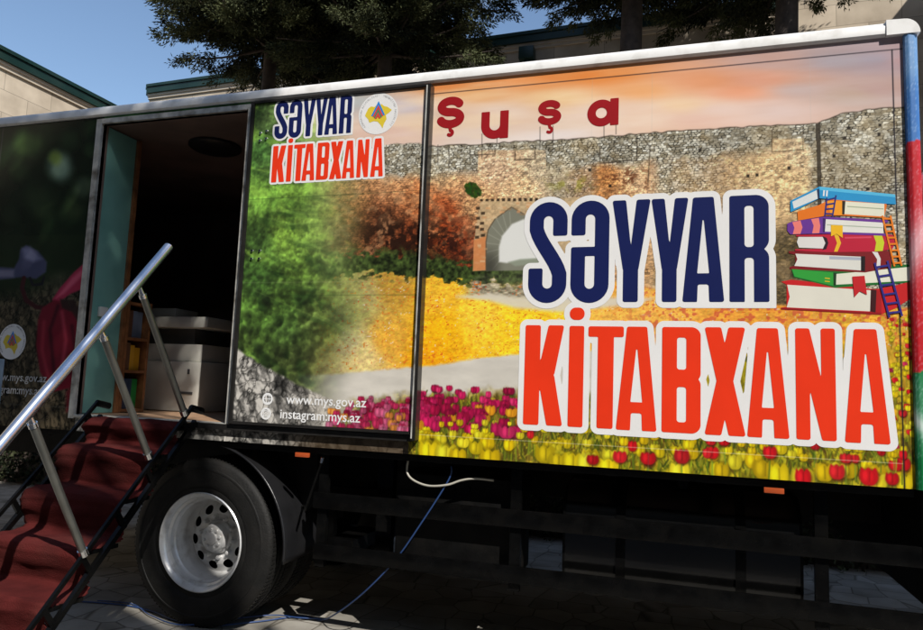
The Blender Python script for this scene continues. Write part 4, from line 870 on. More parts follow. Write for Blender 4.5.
def emblem(cx, cz, r, y, parent, dim=1.):
    E = sdf_mesh('emblem', lambda x, z: np.hypot(x - cx, z - cz) - r, cx - r * 1.05, cx + r * 1.05, cz - r * 1.05, cz + r * 1.05, r / 24, y, M['white'] if dim == 1 else M['softwhite'], parent)
    mp = [(-.42, .30), (-.30, .38), (-.14, .34), (-.02, .44), (.10, .36), (.16, .46), (.30, .34), (.44, .30), (.66, .14), (.54, .02), (.40, -.06), (.44, -.26), (.34, -.44), (.28, -.66), (.18, -.50), (.04, -.34), (-.14, -.30), (-.34, -.36), (-.40, -.20), (-.56, -.02), (-.50, .14)]
    sdf_mesh('emblem_map', lambda x, z: poly_sd(x, z, [(cx + (a - .04) * r * 1.12, cz + (b - .02) * r * 1.08) for a, b in mp]), cx - r, cx + r, cz - r, cz + r, r / 30, y - .0006, M['emb_yellow'], E)
    def chev(top, half, th, dy): return [(cx, cz + top * r), (cx + half * r, cz + (top - half * 2.0) * r), (cx + (half - th) * r, cz + (top - half * 2.0) * r), (cx, cz + (top - th * 2.1) * r), (cx - (half - th) * r, cz + (top - half * 2.0) * r), (cx - half * r, cz + (top - half * 2.0) * r)]
    for i, (tp, hf, m_) in enumerate(((.62, .36, 'emb_blue'), (.42, .28, 'emb_red'), (.24, .22, 'emb_green'), (.08, .16, 'emb_red'))):
        P = chev(tp, hf, .105, 0); sdf_mesh('emblem_chevron', lambda x, z, P=P: poly_sd(x, z, P), cx - r, cx + r, cz - r, cz + r, r / 36, y - .0012 - i * .0002, M[m_], E)
    txt = 'AZƏRBAYCAN RESPUBLİKASI  MƏDƏNİYYƏT NAZİRLİYİ'; ms = []
    for i, ch_ in enumerate(txt):
        if ch_ == ' ': continue
        a = R_(222 - 264 * i / (len(txt) - 1)); ms.append(text_mesh('r', ch_, cx + .84 * r * math.cos(a), cz + .84 * r * math.sin(a), r * .14, y - .0006, None, None, a - math.pi / 2, 'CENTER'))
    merge('emblem_ring_text', ms, M['greytext'] if dim == 1 else M['machinedark'], E)
    return E
emblem(-1.737, 3.150, .128, Y0 - .001, D)
emblem(-4.487, 1.735, .125, -.0015, T, .5)
def url_lines(x, z, sz, y, parent, m):
    ms = [text_mesh('u', 'www.mys.gov.az', x, z, sz, y, None, None, thick=.0008), text_mesh('u', 'instagram:mys.az', x - .04, z - .088, sz, y, None, None, thick=.0008)]
    for q in ms: merge('web_address', [q], m, parent)
    for i, (ix, iz) in enumerate(((x - .13, z + .022), (x - .135, z - .066))):
        def ic(px, pz, i=i, ix=ix, iz=iz):
            d = np.abs(np.hypot(px - ix, pz - iz) - .030) - .006; r2 = np.hypot(px - ix, pz - iz)
            if i == 0: d = mn(d, mxm(np.abs(np.hypot((px - ix) * 2.2, pz - iz) - .026) - .004, r2 - .03)); d = mn(d, mxm(np.abs(pz - iz) - .002, r2 - .03))
            else: d = mn(d, np.abs(rbox(px, pz, ix - .016, ix + .016, iz - .016, iz + .016, .006)) - .0025); d = mn(d, np.abs(r2 - .008) - .002)
            return d
        sdf_mesh('web_icon', ic, ix - .04, ix + .04, iz - .04, iz + .04, .0025, y, m, parent)
url_lines(-2.235, 1.400, .078, Y0 - .001, D, M['softwhite'])
url_lines(-4.66, 1.462, .078, -.0015, T, M['greytext'])

# illustration of stacked books
def bk(P): return [(743 + a / 3.939, 170 + b / 3.939) for a, b in P]
def px_to_plane(u, v, y=0.):
    d = CR * ((u - 461.5) / 693.98) - CU * ((v - 315) / 693.98) + CF; t_ = (y - CP.y) / d.y; return CP + d * t_
BC = {}
def bcol(rgb):
    if rgb not in BC: BC[rgb] = mat('book_print_ink', tuple(lin(rgb) * .92), .4, vary=.04, scale=6)
    return BC[rgb]
BOOKS = [
 ((206, 26, 30), [(150, 440), (190, 432), (520, 470), (600, 455), (664, 438), (662, 505), (600, 545), (540, 570), (150, 549), (150, 542), (172, 540), (172, 452)]),
 ((150, 16, 22), [(150, 542), (500, 560), (545, 561), (545, 571), (150, 549)]),
 ((232, 228, 212), [(174, 452), (505, 474), (500, 557), (172, 541), (184, 500)]), ((60, 12, 16), [(503, 470), (526, 473), (522, 561), (500, 558)]), ((176, 18, 24), [(526, 473), (546, 476), (545, 562), (522, 561)]),
 ((24, 110, 40), [(190, 388), (650, 372), (668, 380), (668, 442), (362, 464), (200, 422)]), ((46, 160, 56), [(192, 390), (355, 404), (356, 456), (204, 420)]),
 ((236, 234, 214), [(366, 410), (655, 382), (664, 436), (364, 452)]), ((20, 60, 26), [(356, 404), (368, 406), (366, 455), (356, 456)]), ((226, 190, 30), [(322, 424), (342, 426), (342, 430), (322, 428)]), ((226, 190, 30), [(322, 436), (342, 438), (342, 442), (322, 440)]),
 ((128, 16, 24), [(180, 320), (470, 322), (560, 316), (582, 322), (584, 385), (480, 404), (184, 390), (184, 382), (206, 376), (206, 334), (180, 328)]),
 ((228, 226, 216), [(206, 330), (468, 342), (466, 396), (202, 378), (214, 352)]), ((176, 182, 196), [(340, 340), (468, 345), (467, 356), (340, 352)]), ((20, 12, 16), [(464, 340), (481, 340), (480, 400), (464, 398)]), ((232, 228, 224), [(508, 322), (530, 324), (542, 350), (540, 388), (524, 391), (528, 352)]),
 ((196, 24, 56), [(208, 256), (560, 250), (596, 258), (598, 290), (588, 312), (520, 322), (330, 324), (205, 318), (205, 312), (320, 311), (332, 286), (318, 264), (210, 262)]),
 ((230, 226, 220), [(218, 264), (316, 264), (328, 285), (316, 310), (220, 306), (212, 284)]), ((40, 14, 30), [(312, 260), (330, 268), (336, 288), (328, 312), (312, 316), (324, 288)]), ((206, 214, 40), [(512, 253), (545, 252), (556, 286), (550, 319), (518, 321), (524, 286)]), ((240, 190, 40), [(358, 254), (374, 254), (386, 288), (372, 322), (358, 322), (370, 288)]), ((224, 70, 96), [(400, 264), (505, 262), (505, 269), (400, 271)]),
 ((108, 50, 150), [(174, 212), (192, 204), (320, 184), (570, 198), (572, 206), (552, 210), (552, 250), (572, 252), (570, 260), (318, 251), (186, 254), (174, 240)]),
 ((244, 130, 120), [(194, 206), (226, 200), (234, 226), (226, 252), (196, 253), (202, 228)]), ((244, 130, 120), [(268, 194), (298, 189), (304, 220), (300, 249), (272, 250), (278, 220)]), ((236, 234, 224), [(322, 194), (552, 208), (552, 250), (320, 243)]), ((60, 30, 100), [(314, 190), (326, 192), (322, 246), (314, 246)]), ((180, 190, 170), [(330, 214), (550, 226), (550, 230), (330, 218)]),
 ((236, 120, 20), [(214, 164), (300, 138), (340, 116), (562, 128), (566, 140), (556, 184), (566, 190), (392, 180), (330, 180), (216, 200)]), ((250, 160, 30), [(330, 122), (392, 122), (392, 178), (345, 176)]),
 ((236, 234, 210), [(402, 124), (556, 134), (556, 184), (398, 174)]), ((40, 30, 20), [(390, 122), (403, 123), (399, 176), (390, 176)]), ((170, 180, 150), [(410, 142), (553, 152), (553, 156), (410, 146)]),
 ((34, 150, 206), [(186, 122), (300, 66), (598, 97), (602, 136), (562, 134), (300, 112), (222, 152), (187, 166)]), ((86, 190, 230), [(300, 66), (598, 97), (600, 108), (302, 80)]), ((226, 230, 228), [(194, 126), (294, 78), (297, 112), (200, 153)]), ((18, 50, 90), [(290, 78), (300, 74), (302, 112), (294, 114)]), ((240, 240, 240), [(316, 80), (322, 81), (320, 104), (314, 103)]), ((240, 240, 240), [(328, 81), (334, 82), (332, 105), (326, 104)]),
 ((246, 190, 30), [(346, 217), (392, 219), (392, 268), (368, 252), (346, 262)]), ((200, 30, 36), [(430, 420), (478, 417), (488, 492), (460, 478), (438, 502)])]
def ladder(a, b, c_, d, n, wd):
    out_ = []
    def q(p, r_):
        v = np.array(r_, float) - np.array(p, float); v /= np.linalg.norm(v); m_ = np.array([-v[1], v[0]]) * wd / 2
        return [tuple(np.array(p) + m_), tuple(np.array(r_) + m_), tuple(np.array(r_) - m_), tuple(np.array(p) - m_)]
    out_ += [q(a, b), q(c_, d)]
    for i in range(n):
        f = (i + .5) / n; out_.append(q((a[0] + (b[0] - a[0]) * f, a[1] + (b[1] - a[1]) * f), (c_[0] + (d[0] - c_[0]) * f, c_[1] + (d[1] - c_[1]) * f)))
    return out_
for colr, L in (((34, 40, 120), ladder((330, 110), (322, 182), (366, 100), (352, 184), 4, 6)), ((240, 130, 20), ladder((548, 180), (596, 380), (580, 180), (624, 378), 8, 7)), ((44, 40, 130), ladder((518, 366), (576, 582), (568, 358), (626, 576), 6, 8))):
    for P in L: BOOKS.append((colr, P))
bm = MB(); mats = []; 
for i, (cl_, P) in enumerate(BOOKS):
    m_ = bcol(cl_)
    if m_ not in mats: mats.append(m_)
    vs = []
    for u, v in bk(P): p = px_to_plane(u, v); vs.append((p.x, -.0012 - .00006 * i, p.z))
    bm.add(vs, [tuple(range(len(vs)))], mats.index(m_))
me = bpy.data.meshes.new('book_stack_illustration'); me.from_pydata(bm.v, [], bm.f); me.polygons.foreach_set('material_index', bm.mi)
for q in mats: me.materials.append(q)
link('book_stack_illustration', me, None, T)

# ------------------------------------------------------------------ underside
fl = MB(); fl.box(XL + .3, 3.0, .85, .93, .86, 1.10); fl.box(XL + .3, 3.0, 1.50, 1.58, .86, 1.10)
for x in (-5.5, -4.6, -3.9, -1.9, -1.0, -.1, .8, 1.7, 2.6): fl.box(x - .04, x + .04, .931, 1.499, .90, 1.06)
sep(fl.build('chassis_frame', M['chassis'], T))
cm = MB()
for x in np.arange(-6.1, 1.0, .48): cm.box(x - .03, x + .03, .08, 2.34, 1.10, 1.149)
cm.box(XL, XR, .03, .075, 1.11, 1.149); sep(cm.build('cross_member', M['chassis'], T))
gd = MB(); gd.box(-2.10, 1.25, .10, .125, .782, .878, .004); gd.box(-2.08, 1.25, .10, .125, .488, .577, .004); sep(gd.build('side_guard', M['blacksteel'], T, 'auto'))
up = MB()
for x in (-2.05, -.86, .66): up.box(x - .03, x + .03, .127, .16, .44, 1.10)
for x in (-1.72,): up.box(x - .05, x + .05, .3, .36, .5, 1.1)
up.box(-2.02, -1.86, .17, .60, .52, .60); sep(up.build('guard_bracket', M['blacksteel'], T))
tk = MB()
def rr_prof(y0, y1, z0, z1, r, n=6):
    P = []
    for cy, cz, a0 in ((y1 - r, z1 - r, 0), (y0 + r, z1 - r, 90), (y0 + r, z0 + r, 180), (y1 - r, z0 + r, 270)):
        P += [(cy + r * math.cos(R_(a0 + 90 * k / n)), cz + r * math.sin(R_(a0 + 90 * k / n))) for k in range(n + 1)]
    return P
def extr(mb, P, x0, x1):
    k = len(P); mb.add([(x, y, z) for x in (x0, x1) for y, z in P], [(i, (i + 1) % k, k + (i + 1) % k, k + i) for i in range(k)] + [tuple(range(k)), tuple(range(k, 2 * k))])
extr(tk, rr_prof(.20, .80, .42, 1.03, .21, 10), -.60, .58)
TK = tk.build('fuel_tank', M['tank'], T, 'auto')
st_ = MB()
for x in (-.30, .30): extr(st_, rr_prof(.192, .808, .412, 1.038, .217, 10), x - .025, x + .025)
for x in (-.603, .583): extr(st_, rr_prof(.194, .806, .414, 1.036, .215, 10), x - .006, x + .006)
sep(st_.build('tank_strap', M['blacksteel'], TK, 'auto')); cpm = MB(); cpm.tube([(.02, .42, 1.02), (.02, .42, 1.07)], .045, 16); cpm.build('filler_cap', M['blacksteel'], TK, 'auto')
bb = MB(); bb.box(-1.60, -.88, .20, .62, .47, 1.02, .012); BX = bb.build('battery_box', M['chassis'], T, 'auto')
ltc = MB()
for x in (-1.34, -1.25, -1.16): ltc.lathe_y([(0, .188), (.014, .188), (.018, .199)], x, .955, 12)
sep(ltc.build('latch', M['blacksteel'], BX))
ax = MB(); ax.tube([(-2.85, .35, .515), (-2.85, 2.05, .515)], .075, 16); ax.lathe_y([(.0, 1.0), (.16, 1.05), (.2, 1.2), (.16, 1.35), (0, 1.4)], -2.85, .515, 24)
for y in (.78, 1.66): ax.box(-3.45, -2.25, y - .04, y + .04, .60, .68)
ax.build('rear_axle', M['chassis'], T, 'auto')
mk = []
for x, z in ((-2.135, 1.116), (.435, 1.112), (-5.2, 1.112)):
    m_ = MB(); m_.box(x - .045, x + .045, -.004, .016, z - .028, z - .002, .003); m_.build('side_marker', M['orange'], T, 'auto')
rod = MB(); rod.tube([(-2.115, .05, .79), (-2.02, .03, 1.06)], .008, 8); rod.build('lever_rod', M['blacksteel'], T)
rod2 = MB(); rod2.tube([(-2.02, .03, 1.06), (-2.012, .03, 1.09)], .011, 8); rod2.build('rod_end', M['bright'], T)

def wheel(cx, yo, s=1, dual=True, parent=T):
    """yo = y of the outer tyre face, s = +1 for the near side, -1 for the far side"""
    cz = .515; Y = lambda d: yo + s * d
    rm = MB(); rm.lathe_y([(.300, Y(.012)), (.304, Y(.004)), (.298, Y(-.002)), (.288, Y(.004)), (.279, Y(.020)), (.274, Y(.026)), (.272, Y(.044)), (.264, Y(.050)), (.258, Y(.054)), (.256, Y(.080)), (.249, Y(.088)), (.246, Y(.094)), (.245, Y(.135)), (.239, Y(.143)), (.237, Y(.175)), (.232, Y(.208)), (.222, Y(.222))], cx, cz, 120)
    W = rm.build('wheel', M['rimsteel'], parent, 'auto')
    def holes(x, z):
        r = np.hypot(x - cx, z - cz); a = np.arctan2(z - cz, x - cx); d = mxm(r - .2225, .105 - r)
        for k in range(10):
            b = R_(36 * k + 10); hx, hz = cx + .182 * math.cos(b), cz + .182 * math.sin(b)
            u = (x - hx) * math.cos(b) + (z - hz) * math.sin(b); v = -(x - hx) * math.sin(b) + (z - hz) * math.cos(b)
            d = mxm(d, -(np.hypot(u / .85, v) - .033))
        return d
    def yf(x, z):
        r = math.hypot(x - cx, z - cz); return Y(.222 - .034 * max(0, min(1, (.2225 - r) / .05)) ** .8 + .018 * max(0, (.15 - r) / .045))
    o = sdf_mesh('wheel_disc', holes, cx - .235, cx + .235, cz - .235, cz + .235, .004, 0, M['rimsteel'], W, yf); o.data.shade_smooth()
    bd = MB(); bd.lathe_y([(.0, Y(.262)), (.236, Y(.262)), (.237, Y(.228))], cx, cz, 40); bd.build('brake_drum', M['chassis'], W)
    hb = MB(); hb.lathe_y([(.108, Y(.212)), (.105, Y(.185)), (.092, Y(.175)), (.088, Y(.140)), (.080, Y(.130)), (.040, Y(.126)), (.036, Y(.114)), (.0, Y(.112))], cx, cz, 36); hb.build('hub', M['rimsteel'], W, 'auto')
    nu = MB()
    for k in range(10):
        b = R_(36 * k - 8); nu.lathe_y([(.0135, Y(.212)), (.0135, Y(.166)), (.010, Y(.158)), (0, Y(.157))], cx + .128 * math.cos(b), cz + .128 * math.sin(b), 6)
    for k in range(8):
        b = R_(45 * k + 12); nu.lathe_y([(.011, Y(.132)), (.011, Y(.118)), (0, Y(.116))], cx + .058 * math.cos(b), cz + .058 * math.sin(b), 6)
    sep(nu.build('wheel_nut', M['rimsteel'], W))
    for j in range(2 if dual else 1):
        y0 = yo + s * .335 * j; Yt = lambda d: y0 + s * d
        ty = MB(); pf = [(.300, Yt(.030)), (.302, Yt(.012)), (.318, Yt(.006)), (.335, Yt(.010)), (.338, Yt(.006)), (.37, Yt(-.004)), (.41, Yt(-.008)), (.440, Yt(-.005)), (.443, Yt(-.008)), (.452, Yt(-.007)), (.455, Yt(-.001)), (.485, Yt(.008)), (.500, Yt(.016)), (.507, Yt(.026))]
        gv = []
        for gy in (.070, .115, .160, .205): gv += [(.514, Yt(gy - .006)), (.500, Yt(gy - .004)), (.500, Yt(gy + .004)), (.514, Yt(gy + .006))]
        pf += [(.5125, Yt(.040))] + gv + [(.5125, Yt(.240)), (.505, Yt(.258)), (.485, Yt(.274)), (.41, Yt(.288)), (.338, Yt(.276)), (.300, Yt(.250)), (.295, Yt(.14))]
        ty.lathe_y(pf, cx, cz, 144, closed=True)
        for k in range(120):                            # shoulder lugs and sipes
            a = 2 * math.pi * k / 120; ca, sa = math.cos(a), math.sin(a)
            for yy0, yy1 in ((.030, .062), (.076, .108), (.166, .198), (.212, .246)):
                vs = []
                for r in (.5085, .5165):
                    for da, yv in ((-.016, yy0), (.013, yy0), (.018, yy1), (-.011, yy1)): vs.append((cx + r * math.cos(a + da), Yt(yv), cz + r * math.sin(a + da)))
                ty.add(vs, [(0, 1, 2, 3), (4, 7, 6, 5), (0, 4, 5, 1), (1, 5, 6, 2), (2, 6, 7, 3), (3, 7, 4, 0)])
        ty.build('tyre', M['rubber'], W, 'auto')
    return W
wheel(-2.85, .055); wheel(-2.85, 2.365, -1)
# mud guard behind the wheel
mg = MB(); na = 26; P = []
prf = [(.0, .04), (.012, .025), (.02, .06), (.02, .34), (.018, .63), (-.01, .66)]
for i in range(na + 1):
    a = R_(78 - 84 * i / na); R0 = .625
    for dr, yy in prf: P.append((-2.85 + (R0 - dr) * math.cos(a) + (.0 if i < na - 3 else 0), yy, .515 + (R0 - dr) * math.sin(a) + .0))
k = len(prf); mg.add(P, [(i * k + j, i * k + j + 1, (i + 1) * k + j + 1, (i + 1) * k + j) for i in range(na) for j in range(k - 1)])
o = mg.build('mudguard', M['mud'], T, True); sm = o.modifiers.new('thickness', 'SOLIDIFY'); sm.thickness = .012
br = MB(); br.add([(-2.50, .30, 1.10), (-2.20, .30, 1.10), (-2.16, .30, .80), (-2.28, .30, .70), (-2.50, .34, 1.10), (-2.20, .34, 1.10), (-2.16, .34, .80), (-2.28, .34, .70)], [(0, 1, 2, 3), (7, 6, 5, 4), (0, 4, 5, 1), (1, 5, 6, 2), (2, 6, 7, 3), (3, 7, 4, 0)]); br.build('guard_plate', M['chassis'], T)

# cab beyond the front corner
cabv = [(1.16, .55), (3.35, .55), (3.42, .9), (3.36, 1.55), (3.12, 2.55), (2.9, 2.70), (1.30, 2.78), (1.16, 2.72)]
cn = []; CY0, CY1 = .00, 2.38
zs = np.linspace(.55, 2.78, 120); xs = np.linspace(1.16, 3.42, 90)
cb = MB(); k = len(cabv); cb.add([(x, y, z) for y in (CY0 + .003, CY1) for x, z in cabv], [tuple(range(k)), tuple(range(k, 2 * k))] + [(j, (j + 1) % k, k + (j + 1) % k, k + j) for j in range(k)])
CB = cb.build('cab', M['cabwhite'], T); bmod = CB.modifiers.new('round', 'BEVEL'); bmod.width = .05; bmod.segments = 4; bmod.limit_method = 'ANGLE'
c = Canvas(1.175, 2.0, .62, 2.70, .008); C_ = flag(c.X - 1.0, c.Z - .05); wt = (c.Z > 2.58 + .15 * (c.X - 1.17)); c.C = np.where(wt[..., None], np.array([238., 236, 236]), np.where((c.Z > 2.60)[..., None], np.array([238., 220, 224]), C_)); c.mesh('flag_print', M['print_gloss'], CB, CY0 + .0015)
d_ = MB(); d_.box(2.02, 2.95, CY0 - .012, CY0 + .002, .95, 2.40, .006); DD = d_.build('cab_door', M['cabwhite'], CB, 'auto')
d_ = MB(); d_.add([(2.10, CY0 - .016, 1.65), (2.88, CY0 - .016, 1.65), (2.80, CY0 - .016, 2.30), (2.10, CY0 - .016, 2.34)], [(0, 1, 2, 3)]); d_.build('window', M['glass'], DD)
d_ = MB(); d_.box(2.12, 2.28, CY0 - .03, CY0 - .013, 1.50, 1.54, .006); d_.build('door_handle', M['blacksteel'], DD)
ws = MB(); ws.add([(3.345, .12, 1.62), (3.345, 2.26, 1.62), (3.13, 2.18, 2.50), (3.13, .2, 2.50)], [(0, 1, 2, 3)]); ws.v = [(x + .014, y, z) for x, y, z in ws.v]; ws.build('windscreen', M['glass'], CB)
sk = MB(); sk.box(1.09, 1.80, .16, 2.2, .60, 1.14, .02); sk.tube([(1.12, .14, .70), (1.60, .14, .70)], .09, 16); sk.build('chassis_filler', M['chassis'], T, 'auto')  # dark box added under the cab to darken the gap, with tank tube
bp = MB(); bp.box(3.30, 3.52, .02, 2.36, .34, .62, .03); bp.build('bumper', M['cabwhite'], T, 'auto')
for y in (.22, 2.16):
    hl = MB(); hl.box(3.37, 3.44, y - .14, y + .14, .68, .86, .02); hl.build('headlight', M['lens'], CB, 'auto')
mr = MB(); mr.box(3.02, 3.10, -.30, -.14, 1.70, 2.20, .02); mr.tube([(3.15, .02, 2.2), (3.06, -.2, 2.22), (3.06, -.2, 1.95)], .012, 8); mr.build('wing_mirror', M['blacksteel'], CB, 'auto')
wheel(2.35, .06, 1, False); wheel(2.35, 2.36, -1, False)

# ------------------------------------------------------------------ inside the doorway
wl = MB(); wl.box(-3.90, -3.862, .052, .315, OB + .002, 3.27); pt = wl.build('partition', M['teal'], T)
MB().box(-3.895, -3.845, .317, .352, OB + .002, 3.27).build('partition_edge', M['wood'], T)
sw = MB(); sw.box(-3.860, -3.838, .10, .17, 1.93, 2.00, .006); sw.build('light_switch', M['machine'], T, 'auto')
bc = empty('bookcase', (-4.1, .62, OB)); tag(bc, 'open wooden bookcase just inside the truck doorway, beside the teal board', 'bookcase')
X0, X1, YA, YBk = -4.15, -3.845, .355, .60; f = MB(); zb = OB + .003
f.box(X0, X1, YA + .026, YA + .001, zb, 2.08); f.box(X0, X1, YBk - .022, YBk, zb, 2.08); f.box(X0 - .02, X0 - .001, YA, YBk, zb, 2.08); sep(f.build('side_board', M['wood'], bc))
SZ = [zb + .012, 1.56, 1.80, 2.06]
for z in SZ: b_ = MB(); b_.box(X0, X1 - .002, YA + .0265, YBk - .0225, z - .01, z + .01); b_.build('shelf', M['wood'], bc)
bi = 0
for zi, cols in ((0, ('booknavy', 'booknavy', 'bookgreen')), (1, ('bookbrown', 'yellow', 'yellow')), (2, ('bookbrown', 'bluegrey', 'bluegrey'))):
    y = YA + .034
    for bi_, cn_ in enumerate(cols):
        th = .055 if bi_ < 2 else .066; h = (.20 if zi else .22) - .015 * bi_ * (zi % 2); b_ = MB(); b_.box(X1 - .19, X1 - .02 - .012 * bi_, y, y + th - .004, SZ[zi] + .0105, SZ[zi] + .0105 + h, .003); y += th
        shelf_w = ('bottom', 'second', 'third', 'fourth')[zi]; pos = ('nearest the doorway', 'middle', 'innermost')[bi_]; cw = {'booknavy': 'navy', 'bookgreen': 'green', 'bookbrown': 'brown', 'yellow': 'yellow', 'bluegrey': 'grey-blue'}[cn_]
        tag(b_.build('book', M[cn_], None, 'auto'), f'{cw} book on the {shelf_w} shelf of the bookcase, {pos}', 'book', 'books on the bookcase')
# grey office copier on the truck floor
cpx = empty('office_copier', (-3.95, 1.15, OB)); tag(cpx, 'cream office copier on the truck floor, seen through the doorway', 'copier'); x0, x1, y0, y1 = -4.30, -3.62, .93, 1.45
b_ = MB(); b_.box(x0, x1, y0, y1, OB + .002, 1.66, .012); b_.build('paper_cabinet', M['machine'], cpx, 'auto')
b_ = MB(); b_.box(x0 + .02, x1 - .02, y0 + .03, y1, 1.662, 1.80, .010); b_.build('body', M['machine'], cpx, 'auto')
b_ = MB(); b_.box(x0 + .03, x1 - .16, y0 + .10, y1, 1.802, 1.93, .004); b_.build('output_slot', M['machinedark'], cpx, 'auto')
b_ = MB(); b_.box(x0, x1 + .04, y0 - .01, y1, 1.932, 2.02, .012); b_.build('scanner_lid', M['machine'], cpx, 'auto')
b_ = MB(); b_.box(x1 - .18, x1 - .06, y0 - .006, y0 + .004, 1.40, 1.42); b_.box(x1 - .12, x1 - .10, y0 - .006, y0 + .004, 1.56, 1.60); sep(b_.build('tray_handle', M['machinedark'], cpx))
cb3 = MB(); cb3.box(-4.22, -3.98, 1.02, 1.30, 2.022, 2.10, .006); tag(cb3.build('paper_box', M['machine'], None, 'auto'), 'flat pale paper box lying on top of the copier', 'box')
cbn = empty('wall_cabinet', (-4.0, 2.1, OB)); tag(cbn, 'brown wall cabinet along the far wall inside the truck', 'cabinet')
b_ = MB(); b_.box(-5.6, -2.2, 1.95, 2.35, OB + .003, 2.2); b_.build('body', M['lining'], cbn)
for i in range(6): b_ = MB(); b_.box(-5.55 + i * .56, -5.03 + i * .56, 1.93, 1.949, OB + .03, 2.16, .004); b_.build('cabinet_door', M['lining'], cbn, 'auto')

# ------------------------------------------------------------------ stairs
Stt = empty('boarding_stairs', (-3.35, -.7, 0)); tag(Stt, 'black steel boarding stairs with red carpet leading up to the open truck door', 'stairs')
def sline(yv): return 1.352 - (-.10 - yv) * 1.012      # upper edge rail
for sx, XS in ((1, -2.87), (-1, -3.60)):
    b_ = MB(); b_.bar((XS, -.10, sline(-.10)), (XS, -1.40, sline(-1.40)), .022, .030); b_.bar((XS, .0 - .03, 1.262), (XS, -1.22, sline(-1.40) - .02), .022, .030)
    if sx == 1: b_ = MB(); b_.bar((XS, -.09, 1.345), (XS, -1.42, .015), .026, .030, (0, .7, .7)); b_.bar((XS, -.045, 1.262), (XS, -1.26, .015), .026, .030, (0, .7, .7))
    else: b_ = MB(); b_.bar((XS, -.09, 1.345), (XS, -1.42, .015), .026, .030, (0, .7, .7)); b_.bar((XS, -.045, 1.262), (XS, -1.26, .015), .026, .030, (0, .7, .7))
    for yv in (-.16, -.43, -.63, -.83, -1.03, -1.23): z = 1.345 - (-.09 - yv) * 1.0; b_.bar((XS + .001, yv, z), (XS + .001, yv + .07, z - .10), .018, .03, (0, .7, .7))
    b_.box(XS - .014, XS + .014, -.16, .0, 1.228, 1.258)
    b_.build('stringer', M['blacksteel'], Stt)
for (z, y0_, y1_) in ((1.245, -.20, -.02), (1.09, -.38, -.19), (.865, -.585, -.37), (.64, -.79, -.575), (.415, -1.0, -.78), (.19, -1.20, -.99)):
    b_ = MB(); b_.box(-3.585, -2.885, y0_ + .01, y1_, z - .035, z - .014); b_.build('step_plate', M['blacksteel'], Stt)
# carpet runner: a draped sheet
prof = [(-.025, 1.248)]; levels = [(1.248, -.20), (1.09, -.38), (.865, -.585), (.64, -.79), (.415, -1.0), (.19, -1.20)]
for i, (z, yn) in enumerate(levels):
    prof += [(yn + .08, z + .002), (yn + .03, z), (yn - .004, z - .014), (yn - .016, z - .05), (yn - .008, z - .085)]
    if i == 0: prof = prof[:-1]
    if i + 1 < len(levels): prof += [(yn + .012, z - .62 * (z - levels[i + 1][0])), (yn + .024, levels[i + 1][0] + .020), (yn + .006, levels[i + 1][0] + .004)]
prof += [(-1.21, .01), (-1.40, .008)]
# resample
PP = []
for a, b in zip(prof[:-1], prof[1:]):
    for q in range(4): PP.append((a[0] + (b[0] - a[0]) * q / 4, a[1] + (b[1] - a[1]) * q / 4))
PP.append(prof[-1]); nxs = 34; vs = []; g = np.random.default_rng(9)
ed = [g.uniform(-.012, .012) for _ in PP]
for i, (y, z) in enumerate(PP):
    for k in range(nxs + 1):
        f_ = k / nxs; x = -3.59 + f_ * .70
        wv = float(noise2(np.array([x * 4.]), np.array([i * .22]), 301)[0] - .5); w2 = float(noise2(np.array([x * 9. + 3]), np.array([i * .5]), 302)[0] - .5)
        edge = max(0, abs(f_ - .5) * 2 - .86) / .14
        vs.append((x + ed[i] * (f_ - .5) * 2, y + wv * .022 + .015 * edge, z + (w2 * .010 + wv * .010) + .010 - .022 * edge * edge))
k = nxs + 1; me = bpy.data.meshes.new('carpet'); me.from_pydata(vs, [], [(i * k + j, i * k + j + 1, (i + 1) * k + j + 1, (i + 1) * k + j) for i in range(len(PP) - 1) for j in range(nxs)])
o = link('carpet', me, M['carpet'], Stt, True); sm = o.modifiers.new('thickness', 'SOLIDIFY'); sm.thickness = .006; sm.offset = 1
XS = -2.87; hA, hB = Vector((XS, -.405, 2.289)), Vector((XS, -1.343, 1.196)); hd = (hB - hA).normalized(); hC = hA + hd * 1.75
b_ = MB(); b_.tube([hA, hC], .0275, 24); HR = b_.build('handrail', M['chrome'], Stt, 'auto')
ecap = MB(); ecap.tube([hA - hd * .004, hA - hd * .001], .0245, 24); ecap.build('end_cap', M['bright'], HR)
for bpt, tpt in (((-.155, 1.322), (-.572, 1.974)), ((-.427, 1.086), (-.819, 1.718)), ((-.825, .634), (-1.187, 1.282)), ((-1.225, .21), (-1.56, .86))):
    a = Vector((XS, bpt[0], bpt[1])); b = Vector((XS, tpt[0], tpt[1])); dd = (b - a).normalized()
    # meet the rail
    nrm = Vector((0, -hd.z, hd.y)); dist = (b - hA).dot(nrm); 
    p_ = MB(); p_.tube([a, b], .0195, 18); PO = p_.build('rail_post', M['post'], Stt, 'auto')
    p_ = MB(); p_.tube([b - dd * .012, b + dd * .010], .0225, 18); p_.tube([b + dd * .010, b + dd * .060], [.016, .010], 12); p_.tube([a - dd * .02, a + dd * .014], .024, 18); sep(p_.build('post_fitting', M['bright'], PO, 'auto'))
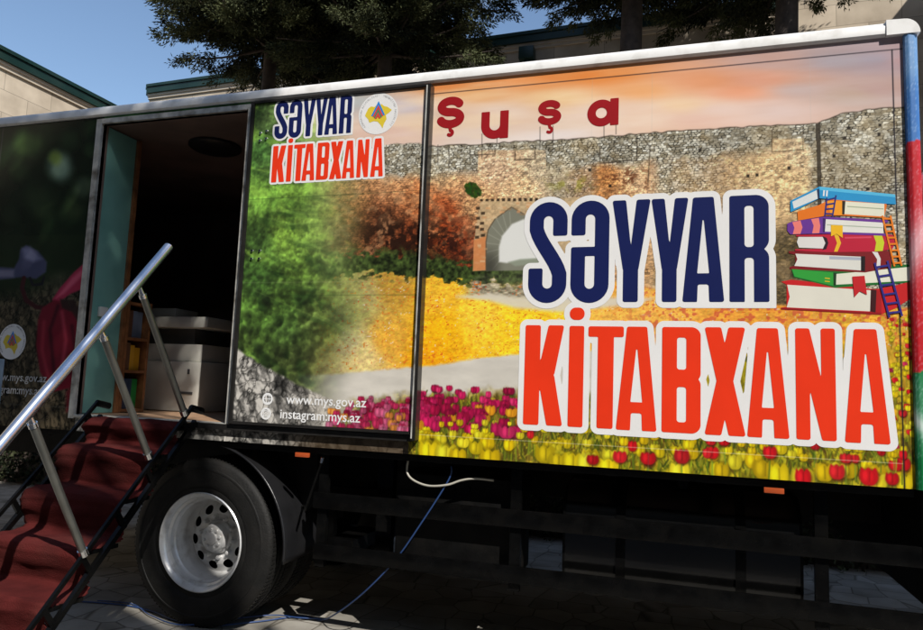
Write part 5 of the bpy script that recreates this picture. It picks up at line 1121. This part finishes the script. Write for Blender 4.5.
p_ = MB(); p_.tube([(-2.87, -.09, 1.345), (-2.87, .01, 1.325)], .022, 12); p_.tube([(-3.60, -.09, 1.345), (-3.60, .01, 1.325)], .022, 12); sep(p_.build('hook', M['blacksteel'], Stt, 'auto'))

# standing post at the far left
b_ = MB(); b_.box(-4.02, -3.925, -.60, -.50, .0, 1.60, .006); tag(b_.build('metal_post', M['bluesteel'], None, 'auto'), 'pale blue-grey square metal post at the left edge, before the dark truck panel', 'post')

# ------------------------------------------------------------------ cables
def smooth(pts, n=8):
    pts = [Vector(p) for p in pts]; P = [pts[0]] + pts + [pts[-1]]; out_ = []
    for i in range(1, len(P) - 2):
        for q in range(n):
            t_ = q / n; a, b, c_, d = P[i - 1], P[i], P[i + 1], P[i + 2]
            out_.append(.5 * ((2 * b) + (c_ - a) * t_ + (2 * a - 5 * b + 4 * c_ - d) * t_ ** 2 + (3 * b - a - 3 * c_ + d) * t_ ** 3))
    out_.append(pts[-1]); return out_
b_ = MB(); b_.tube(smooth([(-1.235, .10, 1.09), (-1.245, .09, 1.011), (-1.408, .10, .747), (-1.56, .12, .53), (-1.76, .16, .32), (-2.0, .30, .13), (-2.20, .48, .012), (-2.36, .50, .008), (-2.55, .30, .008), (-2.80, .10, .008), (-3.05, .12, .008), (-3.30, .20, .008), (-3.63, .21, .008), (-4.2, .05, .008), (-5.2, -.3, .008)]), .0048, 8)
tag(b_.build('power_cable', M['bluecable'], None, True), 'thin blue cable hanging from under the truck and trailing over the paving', 'cable')
b_ = MB(); b_.tube(smooth([(-2.20, .50, .014), (-2.33, .44, .020), (-2.50, .42, .02), (-2.66, .30, .018), (-2.9, .04, .018), (-3.2, .10, .018), (-3.5, .26, .009), (-3.75, .22, .009)]), .004, 8)
tag(b_.build('power_cable', M['bluecable'], None, True), 'shorter blue cable lying on the paving by the rear tyre', 'cable')
b_ = MB(); b_.tube(smooth([(-1.50, .10, 1.10), (-1.497, .09, 1.035), (-1.45, .08, .995), (-1.36, .08, .972), (-1.25, .08, .985), (-1.17, .09, 1.015), (-1.09, .10, 1.03), (-1.0, .16, 1.02)]), .0062, 10)
tag(b_.build('pale_hose', M['hose'], None, True), 'short pale hose looping below the truck body', 'hose')
